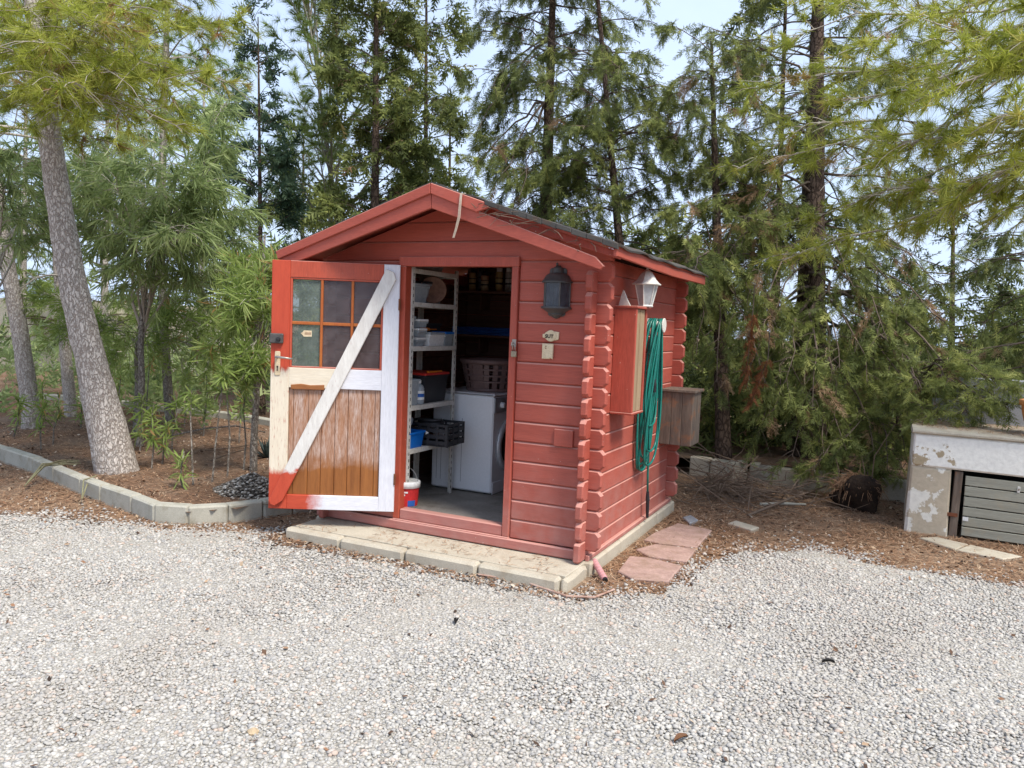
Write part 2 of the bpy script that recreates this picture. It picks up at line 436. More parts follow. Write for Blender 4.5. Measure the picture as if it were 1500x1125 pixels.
# base boards, floor
bb = MB().slab([(-2.26, -.064), (-.145, -.064), (-.145, .004), (-2.26, .004)], .03, .008, o=(0, -.032, 0))
obj('base_board', bb, MT['dust_red'], shed)
obj('base_board', MB().slab([(.0, -.064), (2.1, -.064), (2.1, -.03), (.0, -.03)], .03, .006, o=(-.066, 0, 0), ea=(0, 1, 0), en=(1, 0, 0)), MT['dust_red'], shed)
for k in range(15):  # planks added inside, their dark colour standing in for the interior shade
    obj('added_shade_plank', MB().box(-2.139, -.141, 1.984, 1.998, .072+k*.132, .2+k*.132, .003), MT['wood_dark'], BW)
    if k < 13: obj('added_shade_plank', MB().slab(rect(.05, .072+k*.132, 1.98, .2+k*.132), .012, .003, o=(-2.126, 0, 0), ea=(0, 1, 0), en=(1, 0, 0)), MT['wood_dark'], LW)
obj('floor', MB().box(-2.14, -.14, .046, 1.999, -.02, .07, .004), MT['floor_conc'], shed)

# door frame
DF = part('door_frame', shed)
obj('jamb', MB().box(-.69, -.6405, -.018, .06, .012, 1.822, .004), MT['red_v'], DF)
obj('jamb', MB().box(-1.5745, -1.52, -.018, .06, .012, 1.822, .004), MT['red_fresh'], DF)
obj('head', MB().box(-1.5785, -.6365, -.021, .06, 1.823, 1.888, .004), MT['red_v'], DF)
obj('threshold', MB().box(-1.5745, -.6405, -.026, .07, -.008, .011, .004).box(-1.519, -.691, -.014, .066, .0115, .084, .006), MT['dust_red'], DF)

# roof
RF = part('roof', shed)
aR, aL = math.atan(.313), math.atan(.336)
dR, dL = np.array((math.cos(aR), 0, -math.sin(aR))), np.array((-math.cos(aL), 0, -math.sin(aL)))
nR, nL = np.array((math.sin(aR), 0, math.cos(aR))), np.array((-math.sin(aL), 0, math.cos(aL)))
LR, LL = 1.275/math.cos(aR), 1.28/math.cos(aL)
top = np.array((XC, 0, 2.329))
Y0, Y1 = -.315, 2.12
obj('roof_boards', MB().slab(rect(.004, Y0, LR-.01, Y1), .022, .002, o=top-nR*.014, ea=dR, eb=(0, 1, 0), en=nR)
    .slab(rect(Y0, .004, Y1, LL-.01), .022, .002, o=top-nL*.014, ea=(0, 1, 0), eb=dL, en=nL), MT['red_v'], RF)
felt = MB()
for (d, n, L, swap) in ((dR, nR, LR, False), (dL, nL, LL, True)):
    nx, ny = 16, 30; V = []
    for layer in (0, 1):
        for i in range(nx+1):
            for q in range(ny+1):
                w = .006*math.sin(i*1.7+q*.9)+.004*random.uniform(-1, 1)
                if layer: w -= .011
                V.append(top + d*(L+.014)*i/nx + np.array((0, 1, 0))*((Y0-.02)+(Y1-Y0+.04)*q/ny) + n*(w+.004 - (.008 if i == nx else 0)))
    Fc = []; m = (nx+1)*(ny+1)
    for i in range(nx):
        for q in range(ny):
            a, b, c, e = i*(ny+1)+q, (i+1)*(ny+1)+q, (i+1)*(ny+1)+q+1, i*(ny+1)+q+1
            f1, f2 = (a, b, c, e), (a+m, e+m, c+m, b+m)
            Fc += [f1, f2] if not swap else [f1[::-1], f2[::-1]]
    ring = [q for q in range(ny+1)] + [i*(ny+1)+ny for i in range(1, nx+1)] + [nx*(ny+1)+q for q in range(ny-1, -1, -1)] + [i*(ny+1) for i in range(nx-1, 0, -1)]
    for a, b in zip(ring, ring[1:]+ring[:1]): Fc.append((a, b, b+m, a+m) if not swap else (a, a+m, b+m, b))
    felt.add(V, Fc)
obj('felt', felt, MT['felt'], RF)
obj('fascia_board', MB().slab([(XC+.0015, 2.17), (.031, 1.782), (.056, 1.802), (-.002, 1.858), (XC+.0015, 2.268)], .022, .004, o=(0, -.322, 0)), MT['red_roof'], RF)
obj('fascia_board', MB().slab([(XC-.0015, 2.268), (-2.40, 1.85), (-2.375, 1.783), (XC-.0015, 2.17)], .022, .004, o=(0, -.322, 0)), MT['red_roof'], RF)
obj('roof_trim', MB().slab([(XC-.0015, 2.33), (-2.425, 1.899), (-2.405, 1.842), (XC-.0015, 2.262)], .025, .004, o=(0, -.338, 0)), MT['red_roof'], RF)
obj('roof_trim', MB().slab([(XC+.0015, 2.262), (-.80, 2.135), (-.72, 2.155), (-.70, 2.182), (XC+.0015, 2.33)], .025, .004, o=(0, -.338, 0)), MT['red_roof'], RF)
obj('fascia_board', MB().slab([(-.8, 2.13), (.12, 1.85), (.12, 1.895), (-.8, 2.19)], .02, .003, o=(0, -.235, 0)), MT['red_v'], RF)
obj('eaves_board', MB().slab([(-.315, 1.862), (1.0, 1.838), (2.09, 1.845), (2.09, 1.905), (1.0, 1.895), (-.315, 1.925)], .022, .003, o=(.128, 0, 0), ea=(0, 1, 0), en=(1, 0, 0)), MT['red_roof'], RF)
obj('eaves_board', MB().slab([(-2.17, 1.84), (.315, 1.84), (.315, 1.895), (-2.17, 1.895)], .022, .003, o=(-2.402, 0, 0), ea=(0, -1, 0), en=(-1, 0, 0)), MT['red_roof'], RF)
fe = MB()
for i in range(9):
    xa, xb = -.74+.098*i, -.74+.098*(i+1)-.001*random.random()
    w0 = random.uniform(.022, .034)
    fe.slab([(xa, roof_z(xa, .039)-w0), (xb, roof_z(xb, .039)-w0*random.uniform(.8, 1.2)), (xb, roof_z(xb, .043)), (xa, roof_z(xa, .043))], .02, .003, o=(0, -.343-.003*(i % 2), 0))
obj('felt_edge', fe, MT['felt'], RF)
# small wall patch, screw hole, hasp on the frame
obj('wall_patch', MB().slab(rect(-.34, .664, -.207, .776, .003), .018, .003, o=(0, -.0165, 0)), MT['red_h'], shed)

# ---- door (part of the shed) in its own frame: x from hinge to free edge, y towards the viewer, z up
door = part('door', shed)
door.location = (-1.56, -.05, 0); door.rotation_euler = (0, 0, math.pi+math.radians(28))
def dslab(poly, y_front, t, b=.003):            # outlines are given in (u, z); the inner face looks along local +y
    q = [(-u, z) for u, z in poly]
    ar = sum(q[i][0]*q[(i+1) % len(q)][1]-q[(i+1) % len(q)][0]*q[i][1] for i in range(len(q)))
    if ar < 0: q = q[::-1]
    return MB().slab(q, t, b, o=(0, y_front, 0), ea=(-1, 0, 0), eb=(0, 0, 1), en=(0, 1, 0))
def layered(name, under, over, axis, lo, hi, nscale=9, nstretch=(1, 1, 1), streak=(4, 4, .5), amp=.25, cover=(.30, .42), band=None, rough=.6):
    """old surface showing through brushed-on primer: the primer's edge lies between lo and hi along the axis"""
    m, nt, bs = new_mat(name)
    v = coords(nt, 'object', shift=False)
    sv = coords(nt, 'object', streak, shift=False)
    gr = noise(nt, sv, 30, 6, .65)
    u = mixc(nt, ramp(nt, noise(nt, sv, 7, 4), [(.3, 0.0), (.7, 1.0)]), under[0], under[1])
    o = mixc(nt, ramp(nt, noise(nt, sv, 9, 4), [(.3, 0.0), (.7, 1.0)]), over[0], over[1])
    sx = nd(nt, "ShaderNodeSeparateXYZ"); lk(nt, v, sx.inputs[0])
    n1 = noise(nt, coords(nt, 'object', nstretch, shift=False), nscale, 6, .65)
    k = nd(nt, "ShaderNodeMath", operation='MULTIPLY_ADD'); lk(nt, n1, k.inputs[0]); k.inputs[1].default_value = amp; k.inputs[2].default_value = -amp/2
    s = nd(nt, "ShaderNodeMath", operation='ADD'); lk(nt, sx.outputs[axis], s.inputs[0]); lk(nt, k.outputs[0], s.inputs[1])
    mr = nd(nt, "ShaderNodeMapRange"); mr.inputs[1].default_value = lo; mr.inputs[2].default_value = hi; lk(nt, s.outputs[0], mr.inputs[0])
    fac = mr.outputs[0]
    if band:
        m2 = nd(nt, "ShaderNodeMapRange"); m2.inputs[1].default_value = band[0]; m2.inputs[2].default_value = band[1]; m2.inputs[3].default_value = 1; m2.inputs[4].default_value = 0
        lk(nt, s.outputs[0], m2.inputs[0])
        mm = nd(nt, "ShaderNodeMath", operation='MULTIPLY'); lk(nt, fac, mm.inputs[0]); lk(nt, m2.outputs[0], mm.inputs[1]); fac = mm.outputs[0]
    st = nd(nt, "ShaderNodeMath", operation='MULTIPLY'); lk(nt, fac, st.inputs[0]); lk(nt, ramp(nt, gr, [(cover[0], 0.0), (cover[1], 1.0)]), st.inputs[1])
    col = mixc(nt, st.outputs[0], u, o)
    col = mixc(nt, 1.0, col, ramp(nt, gr, [(.25, .85), (.75, 1.08)]), 'MULTIPLY')
    lk(nt, col, bs.inputs["Base Color"]); bs.inputs["Roughness"].default_value = rough; bs.inputs["Specular IOR Level"].default_value = .3
    lk(nt, bump(nt, gr, .3, .003), bs.inputs["Normal"])
    return m
RED = ((.5, .074, .036), (.44, .06, .03)); WHT = ((.74, .74, .78), (.66, .66, .71)); CRM = ((.74, .66, .53), (.66, .57, .44)); WOOD = ((.33, .125, .035), (.21, .075, .022))
WASH = ((.54, .43, .38), (.4, .22, .14))
d_white = layered('white_primer_stile', RED, WHT, 'Z', -1, -.9, cover=(.2, .3))
d_stile = layered('half_stripped_stile', RED, CRM, 'Z', .31, .35, band=(1.04, 1.07), amp=.12, nstretch=(4, 4, 1))
d_boards = layered('varnished_boards_with_whitewash', WOOD, WASH, 'Z', .36, .46, amp=.34, nscale=5, cover=(.27, .62), rough=.5)
d_bottom = layered('half_primed_bottom_rail', WHT, RED, 'X', .50, .60, amp=.2, streak=(.6, 4, 4), cover=(.1, .2))
d_mid = layered('primed_middle_rail', WHT, CRM, 'X', .38, .42, amp=.05, streak=(.6, 4, 4), cover=(.1, .2))
d_brace = layered('scuffed_brace', RED, ((.72, .7, .66), (.62, .59, .55)), 'Z', .33, .37, amp=.22, streak=(5, 3, 1.0), cover=(.27, .35), nscale=12)
d_glaz = simple('bare_orange_glazing_bar', (.42, .13, .03), (.36, .09, .025), 8, (3, 3, 1), .6, .2, 50)
obj('stile', dslab(rect(.752, .062, .88, 1.828), .0, .044), d_stile, door)
obj('stile', dslab(rect(-.012, .062, .1, 1.828), .001, .044), d_white, door)
obj('rail', dslab(rect(.1005, 1.712, .7515, 1.828), .0005, .043), MT['red_fresh'], door)
obj('rail', dslab(rect(.1005, .936, .7515, 1.078), .0005, .043), d_mid, door)
obj('rail', dslab(rect(.1005, .062, .7515, .166), .0005, .043), d_bottom, door)
bx = [.1, .142, .235, .332, .424, .521, .613, .719, .752]
for a, b in zip(bx[:-1], bx[1:]):
    obj('plank', dslab(rect(a+.0012, .164, b-.0012, .938), -.016+random.uniform(-.0015, .0015), .016, .0035), d_boards, door)
obj('wood_strip', dslab([(.735, .957), (.735, .925), (.5, .925), (.5, .962), (.6, .957), (.66, .965)], .006, .02), simple('bare_wood_strip', (.33, .13, .04), (.25, .09, .03), 8, (.8, 4, 4), .6), door)
cu = [(.118, .306), (.329, .52), (.544, .74)]; cz = [(1.09, 1.378), (1.41, 1.704)]
cu = [(.118, .308), (.328, .522), (.542, .738)]
for ci, (a, b) in enumerate(cu):
    for z0, z1 in cz:
        obj('pane', dslab(rect(a-.006, z0-.006, b+.006, z1+.006), -.02, .005, .0008), MT['pane_green'] if ci == 2 else MT['pane_dust'], door)
obj('glazing_bar', dslab(rect(.309, 1.082, .327, 1.7105), -.006, .032), d_glaz, door)
obj('glazing_bar', dslab(rect(.523, 1.082, .541, 1.7105), -.006, .032), d_glaz, door)
for a, b in ((.101, .3085), (.3275, .5225), (.5415, .751)):
    obj('glazing_bar', dslab(rect(a, 1.383, b, 1.405), -.008, .028), d_glaz, door)
for poly in (rect(.1005, 1.079, .116, 1.711), rect(.737, 1.079, .7515, 1.711), rect(.1165, 1.7, .7365, 1.7115), rect(.1165, 1.0785, .7365, 1.089)):
    obj('glazing_bead', dslab(poly, -.004, .024), MT['red_fresh'], door)
obj('brace', dslab([(.874, .125), (.86, .098), (.83, .087), (.775, .125), (.012, 1.722), (.03, 1.775), (.082, 1.796)], .0275, .026, .004), d_brace, door)
lk_ = obj('lock_box', dslab(rect(.79, 1.245, .885, 1.315, .006), .028, .027, .006), MT['black_metal'], door)
obj('lock_knob', MB().lathe([(.0, .02), (.014, .018), (.016, .0), (.016, -.01)], 14, (0, 0, 0)), MT['black_plastic'], lk_).matrix_local = Matrix.Translation((.822, .03, 1.275)) @ Matrix.Rotation(-math.pi/2, 4, 'X')
hp = obj('handle_plate', dslab(rect(.812, 1.02, .85, 1.19, .006), .007, .0068, .002), MT['cream'], door)
obj('lever', MB().tube([(.832, .004, 1.15), (.832, .045, 1.15), (.822, .052, 1.15), (.77, .05, 1.147), (.715, .047, 1.14)], [.009, .009, .009, .0075, .006], 10), MT['steel'], hp, True)
obj('keyhole', dslab([(.827, 1.05), (.835, 1.05), (.834, 1.072), (.838, 1.08), (.831, 1.088), (.824, 1.08), (.828, 1.072)], .0082, .001, .0003), MT['ink'], hp)
obj('paper_tag', dslab([(.60, 1.30), (.655, 1.298), (.668, 1.313), (.678, 1.323), (.664, 1.33), (.655, 1.343), (.6, 1.342)], -.0185, .001, .0003), MT['cream'], door)
for q in range(6):
    obj('tag_mark', dslab(rect(.606+q*.0075, 1.312, .6105+q*.0075, 1.33), -.0174, .0008, .0002), simple('tag_print', (.35, .2, .12)) if q == 0 else bpy.data.materials['tag_print'], door)
for z in (.3, 1.55):
    obj('hinge', MB().tube([(-.014, .002, z-.04), (-.014, .002, z+.04)], .008, 10), MT['rust'], door)

# hasp and padlock on the frame
hasp = thing('padlock', 'small open brass padlock hanging from a steel hasp on the red frame', 'padlock', (-.654, -.019, 1.30))
obj('hasp', MB().box(-.012, .018, -.004, .0015, -.005, .045, .001).tube([(.0, -.004, .02), (-.004, -.02, .024), (-.008, -.02, .004), (-.004, -.004, .0)], .004, 6), MT['steel'], hasp)
obj('shackle', MB().tube([(.0, -.014, -.035), (.0, -.016, .0), (.006, -.017, .012), (.016, -.016, .01), (.019, -.014, -.03)], .0035, 8), MT['steel'], hasp, True)
obj('body', MB().box(-.009, .03, -.024, -.006, -.072, -.032, .004), simple('dull_brass', (.38, .32, .22), (.3, .25, .18), 20, rough=.45, metal=.6), hasp)
# ------------------------------------------------------------------ things fixed to the shed
def wall_lantern():
    t = thing('wall_lantern', 'dark half-round metal wall lantern beside the shed doorway', 'lantern', (-.362, -.0015, 1.665))
    A0, A1 = math.pi, 2*math.pi
    obj('back_plate', MB().slab(rect(-.06, -.16, .06, .15, .012), .008, .003, o=(0, -.008, 0)), MT['black_metal'], t)
    smooth_by_angle(obj('roof', MB().lathe([(.0, .168), (.014, .166), (.02, .156), (.034, .15), (.04, .118), (.058, .114), (.078, .098), (.093, .072), (.102, .062), (.102, .054), (.0, .054)], 18, (0, -.008, 0), A0, A1, 1, 1.05), MT['black_metal'], t), 35)
    obj('finial', MB().lathe([(.0, .185), (.006, .18), (.008, .172), (.005, .166), (.0, .166)], 10, (0, -.03, 0)), MT['black_metal'], t, True)
    # half-hexagon glazing
    pts = [(-.088, -.01), (-.05, -.088), (.05, -.088), (.088, -.01)]
    for (x0, y0), (x1, y1) in zip(pts[:-1], pts[1:]):
        L = math.hypot(x1-x0, y1-y0); ex = ((x1-x0)/L, (y1-y0)/L, 0); en = (ex[1], -ex[0], 0)
        obj('pane', MB().slab(rect(.004, -.1, L-.004, .054), .003, .0005, o=(x0, y0, 0), ea=ex, eb=(0, 0, 1), en=en), MT['lamp_glass'], t)
    for x, y in pts: obj('glazing_bar', MB().tube([(x, y, -.104), (x, y, .056)], .0055, 6), MT['black_metal'], t)
    smooth_by_angle(obj('base', MB().lathe([(.0, -.098), (.1, -.098), (.103, -.104), (.103, -.11), (.09, -.115), (.066, -.13), (.05, -.142), (.052, -.148), (.034, -.158), (.02, -.17), (.0, -.176)], 18, (0, -.008, 0), A0, A1), MT['black_metal'], t), 35)
    obj('bulb', MB().lathe([(.0, .03), (.012, .028), (.021, .012), (.022, -.004), (.013, -.03), (.011, -.06), (.013, -.085), (.0, -.09)], 14, (-.01, -.04, 0)), MT['bulb'], t, True)
wall_lantern()

pq = thing('wall_plaque', 'small cream oval plaque with dark letters above the square switch plate', 'plaque', (-.395, -.001, 1.378))
cream_plaque = MB()
ov = [(.045*math.cos(a)*(1+.06*math.sin(3*a)), .036*math.sin(a)*(1+.05*math.cos(4*a))) for a in np.arange(0, 2*math.pi, math.pi/10)]
cream_plaque.slab(ov, .012, .004, o=(0, -.013, 0)).slab([(-.058, -.012), (-.04, -.016), (-.04, .014), (-.058, .01)], .01, .003, o=(0, -.0105, 0)).slab([(.03, -.03), (.056, -.022), (.058, .026), (.03, .03)], .011, .003, o=(0, -.0115, 0))
obj('plate', cream_plaque, MT['cream'], pq)
tx = bpy.data.curves.new('lettering', 'FONT'); tx.body = 'SUT'; tx.size = .032; tx.extrude = .0006; tx.align_x = 'CENTER'; tx.align_y = 'CENTER'; tx.offset = .0012; tx.space_character = 1.05
_tmp = bpy.data.objects.new('lettering_curve', tx); COL.objects.link(_tmp); bpy.context.view_layer.update()
tme = bpy.data.meshes.new_from_object(_tmp.evaluated_get(bpy.context.evaluated_depsgraph_get())); bpy.data.objects.remove(_tmp)
txo = bpy.data.objects.new('lettering', tme); COL.objects.link(txo); txo.parent = pq; txo.location = (-.008, -.0141, -.004); txo.rotation_euler = (math.pi/2, 0, 0); tme.materials.clear(); tme.materials.append(MT['ink'])
sp = thing('switch_plate', 'weathered square cream switch plate on the red logs', 'switch', (-.412, -.001, 1.277))
obj('plate', MB().slab([(-.038, -.05), (.012, -.05), (.022, -.043), (.038, -.05), (.04, .05), (-.038, .05)], .018, .004, o=(0, -.0175, 0)), MT['cream'], sp)
for z in (.02, .033): obj('screw', MB().lathe([(.0, .001), (.004, .0005), (.004, -.001)], 8), MT['rust'], sp).matrix_local = Matrix.Translation((-.01, -.0178, z)) @ Matrix.Rotation(math.pi/2, 4, 'X')

cb = thing('wall_cabinet', 'tall narrow red cabinet with beige panel on the shed side', 'cabinet', (-.0935, .36, .88))
obj('side_panel', MB().slab(rect(0, 0, .148, .70), .02, .003), MT['red_v'], cb)
obj('side_panel', MB().slab(rect(0, 0, .148, .70), .02, .003, o=(0, .24, 0)), MT['red_v'], cb)
obj('top_panel', MB().box(-.001, .162, -.006, .30, .7005, .718, .003), MT['red_v'], cb)
obj('bottom_panel', MB().box(-.001, .156, -.004, .264, -.016, -.0005, .003), MT['red_v'], cb)
obj('door_panel', MB().slab(rect(.022, .002, .238, .698), .012, .003, o=(.142, 0, 0), ea=(0, 1, 0), en=(1, 0, 0)), MT['beige_panel'], cb)
obj('door_stile', MB().slab(rect(.0005, .001, .026, .699), .014, .002, o=(.1535, 0, 0), ea=(0, 1, 0), en=(1, 0, 0)), MT['red_v'], cb)
obj('door_stile', MB().slab(rect(.232, .001, .2595, .699), .014, .002, o=(.1535, 0, 0), ea=(0, 1, 0), en=(1, 0, 0)), MT['red_v'], cb)
obj('door_rib', MB().slab(rect(.12, .003, .135, .697), .008, .002, o=(.1475, 0, 0), ea=(0, 1, 0), en=(1, 0, 0)), MT['beige_panel'], cb)

def white_lantern():
    t = thing('white_lantern', 'white six-sided lantern with pointed roof above the red cabinet', 'lantern', (.048, .60, 1.5985))
    n = 6; A = [math.pi/6+i*math.pi/3 for i in range(n)]
    obj('base', MB().lathe([(.0, .0), (.05, .0), (.054, .006), (.05, .014), (.0, .014)], 6, a0=math.pi/6, a1=math.pi/6+2*math.pi), MT['white_metal'], t)
    for i in range(n):
        a, b = A[i], A[(i+1) % n]
        lo0, lo1 = np.array((.046*math.cos(a), .046*math.sin(a), .014)), np.array((.046*math.cos(b), .046*math.sin(b), .014))
        hi0, hi1 = np.array((.078*math.cos(a), .078*math.sin(a), .155)), np.array((.078*math.cos(b), .078*math.sin(b), .155))
        obj('pane', MB().add([lo0, lo1, hi1, hi0] + [p*np.array((.965, .965, 1)) for p in (lo0, lo1, hi1, hi0)], [(0, 1, 2, 3), (7, 6, 5, 4), (0, 4, 5, 1), (1, 5, 6, 2), (2, 6, 7, 3), (3, 7, 4, 0)]), MT['lamp_glass_w'], t)
        obj('glazing_bar', MB().tube([lo0, hi0], .0045, 6), MT['white_metal'], t)
    obj('roof', MB().lathe([(.0, .15), (.082, .15), (.102, .152), (.104, .157), (.086, .17), (.066, .19), (.05, .218), (.034, .24), (.014, .256), (.0, .26)], 6, a0=math.pi/6, a1=math.pi/6+2*math.pi), MT['white_metal'], t)
    obj('finial', MB().lathe([(.0, .285), (.006, .28), (.004, .27), (.009, .262), (.008, .254), (.0, .254)], 10), MT['white_metal'], t, True)
white_lantern()
sh = MB().slab([(0, 0), (.085, 0), (.06, .045), (.036, .10), (.026, .105), (.012, .06)], .012, .003, o=(0, 0, 0))
setp(obj('bracket_shard', sh, MT['white_metal']), 'broken white triangular lamp bracket resting on the red cabinet beside the lantern', 'bracket').location = (-.082, .40, 1.5982)

# hose and its hanger
hk = thing('hose_hanger', 'white plastic wall hanger carrying the green hose', 'hanger', (-.0925, 1.13, 1.47))
obj('back_plate', MB().slab(rect(-.09, -.07, .09, .06, .01), .008, .002, o=(.008, 0, 0), ea=(0, 1, 0), en=(1, 0, 0)), MT['white_metal'], hk)
obj('arm', MB().tube([(0.006, y, .035-.16*(y*3)**2*.3) for y in np.linspace(-.1, .1, 7)], .012, 8).tube([(.0, 0, .02), (.13, 0, .012)], .03, 12), MT['white_metal'], hk)
obj('front_lip', MB().slab([(.055*math.cos(a), .055*math.sin(a)) for a in np.arange(0, 2*math.pi, math.pi/9)], .01, .003, o=(.142, 0, .01), ea=(0, 1, 0), en=(1, 0, 0)), MT['white_metal'], hk)
hs = thing('garden_hose', 'coiled dark green garden hose hanging on the shed side with black nozzle', 'hose', (-.0925, 1.13, 1.47))
hr = np.random.default_rng(5)
for i in range(11):
    zb = -(.62+.48*hr.random()) if i > 2 else -1.10+.05*i
    wv = .03+.12*hr.random() + (.05 if i < 3 else 0); xo = .016+.009*i*.95; yo = hr.uniform(-.05, .03)-.03
    th = np.linspace(0, 2*math.pi, 46); pts = []
    for a in th:
        s = (1-math.cos(a))/2                     # 0 at the top, 1 at the bottom
        w = wv*(.55+.75*s**.7)*math.sin(a)/max(.35, abs(math.sin(a)))**.45
        pts.append((min(.13, max(.014, xo+.012*math.sin(2*a+i)+.02*(1-s))), yo*s+w, .055+(zb-.055)*s))
    obj('coil', MB().tube(pts, .0085, 8, cap=False), MT['hose'], hs, True)
tail = [(.06, .05, .04), (.062, .075, -.1), (.05, .085, -.45), (.045, .09, -.85), (.045, .1, -1.15), (.05, .11, -1.31)]
obj('coil', MB().tube(tail, .0085, 8), MT['hose'], hs, True)
obj('nozzle', MB().tube([(.05, .11, -1.29), (.05, .111, -1.33), (.052, .114, -1.36), (.052, .114, -1.365), (.053, .118, -1.44), (.054, .12, -1.5)], [.011, .014, .017, .014, .013, .011], 12), MT['black_plastic'], hs)
obj('coupling', MB().tube([(.085, .0, -.40), (.087, .005, -.44), (.088, .008, -.50)], [.012, .016, .013], 10), MT['black_plastic'], hs)

wb = thing('wooden_wall_box', 'weathered grey-brown plank box with peeling varnish at the rear of the shed side', 'box', (-.0935, 1.69, .50))
for i in range(3):
    obj('plank', MB().slab(rect(.001+.088*i, 0, .087+.088*i, .44), .018, .003, o=(0, random.uniform(-.002, .002), 0)), MT['old_wood'], wb)
for i in range(2):
    obj('plank', MB().slab(rect(.02+.14*i, 0, .158+.14*i, .438), .018, .003, o=(.2655, 0, 0), ea=(0, 1, 0), en=(1, 0, 0)), MT['old_wood'], wb)
obj('lid', MB().box(-.001, .285, -.02, .315, .4405, .462, .003), MT['old_wood'], wb)
obj('bottom', MB().box(0, .26, .0185, .3, .0, .018, .002), MT['old_wood'], wb)

wire = MB()
for k in range(3):
    wire.tube([(-.91+.006*k, -.30, 2.258), (-.912+.006*k, -.345, 2.252), (-.912+.006*k, -.352, 2.2), (-.918+.007*k, -.355, 2.1), (-.935+.006*k, -.355, 2.03), (-.953+.005*k, -.352, 1.975)], .0028, 6)
setp(obj('hanging_wire', wire, simple('pale_wire', (.55, .45, .36), (.45, .36, .28), 20)), 'pale cut wires dangling over the red gable fascia', 'wire')
tw = MB(); r2 = np.random.default_rng(3)
for i in range(26):
    s = r2.random()**1.3
    x = -.78+.8*s; z = roof_z(x, .0)+.0 + r2.uniform(-.05, .02)
    if x > -.3: z -= .07*(x+.3)/.3*r2.random()
    d = r2.standard_normal(3)*np.array((.07, .02, .026)); p = np.array((x, -.335+r2.uniform(-.03, .03), z))
    tw.tube([p-d, p+r2.standard_normal(3)*.012, p+d+np.array((0, 0, -.03*r2.random()))], [.0026, .0022, .0012], 5)
setp(obj('roof_debris', tw, MT['twig']), 'dry twigs and needles caught along the broken roof edge', 'twigs', kind='stuff')

# ------------------------------------------------------------------ inside the shed
wm = thing('washing_machine', 'white front-loading washing machine standing inside the shed', 'washing machine', (-1.77, .816, .0705))
body = MB().slab(rect(0, .012, .56, .79, .012), .56, .012)
obj('body', body, MT['appliance'], wm)
obj('top_plate', MB().box(-.004, .566, -.004, .566, .7905, .812, .01), MT['appliance'], wm)
obj('plinth', MB().slab(rect(.02, .004, .54, .10), .006, .002, o=(.5665, 0, 0), ea=(0, 1, 0), en=(1, 0, 0)), MT['appliance'], wm)
obj('control_panel', MB().slab(rect(.01, .66, .55, .782, .006), .01, .003, o=(.5705, 0, 0), ea=(0, 1, 0), en=(1, 0, 0)), MT['grey_plastic'], wm)
def wheel(prof, c):
    mb = MB().lathe(prof, 32); mb.v = [(c[0]+z, c[1]+x, c[2]+y) for x, y, z in mb.v]; return mb
dr = obj('door', wheel([(.155, .0), (.215, .0), (.215, .018), (.2, .03), (.17, .03), (.155, .02), (.15, .0)], (.561, .28, .38)), MT['silver'], wm, True)
obj('porthole', wheel([(.16, .012), (.12, .025), (.06, .035), (.0, .038)], (.561, .28, .38)), simple('dark_porthole_glass', (.012, .013, .016), None, 4, rough=.1, bmp=0, spec=.6), dr, True)
obj('knob', wheel([(.0, .03), (.022, .028), (.026, .0)], (.571, .12, .72)), MT['appliance'], wm, True)
for u in (.05, .09, .28): obj('panel_groove', MB().slab(rect(u, .08, u+.004, .42 if u < .2 else .6), .001, .0003, o=(0, -.0006, 0)), MT['grey_plastic'], wm)
for x in (.05, .5): obj('foot', MB().lathe([(.0, .0), (.025, .0), (.02, .014), (.0, .014)], 10, (x, .05, 0)), MT['black_plastic'], wm)

lb = thing('laundry_basket', 'brown plastic slotted laundry basket on the washing machine', 'basket', (-1.40, 1.12, .883))
def ringz(z): return .20+.05*z/.26
obj('rim', MB().lathe([(ringz(.26)-.02, .225), (ringz(.26), .225), (ringz(.26)+.015, .24), (ringz(.26)+.015, .262), (ringz(.26)-.02, .262), (ringz(.26)-.02, .225)], 36), MT['brown_plastic'], lb, True)
obj('floor', MB().lathe([(.0, .0), (.2, .0), (.205, .03), (.19, .03), (.19, .012), (.0, .012)], 36), MT['brown_plastic'], lb, True)
for i in range(20):
    a = i*2*math.pi/20; w = .02 if i % 5 else .045; mb = MB()
    for aa in (a,):
        t0 = np.array((-math.sin(aa), math.cos(aa), 0)); r0 = np.array((math.cos(aa), math.sin(aa), 0))
        lo, hi = r0*.2+np.array((0, 0, .028)), r0*ringz(.24)+np.array((0, 0, .228))
        v = [lo-t0*w, lo+t0*w, hi+t0*w, hi-t0*w]; mb.add(v+[p-r0*.006 for p in v], [(0, 1, 2, 3), (7, 6, 5, 4), (0, 4, 5, 1), (2, 6, 7, 3), (1, 5, 6, 2), (3, 7, 4, 0)])
    obj('slat', mb, MT['brown_plastic'], lb)
for z in (.085, .135, .185): obj('hoop', MB().lathe([(ringz(z)+.002, z-.008), (ringz(z)+.005, z), (ringz(z)+.002, z+.008), (ringz(z)-.003, z)], 36), MT['brown_plastic'], lb, True)

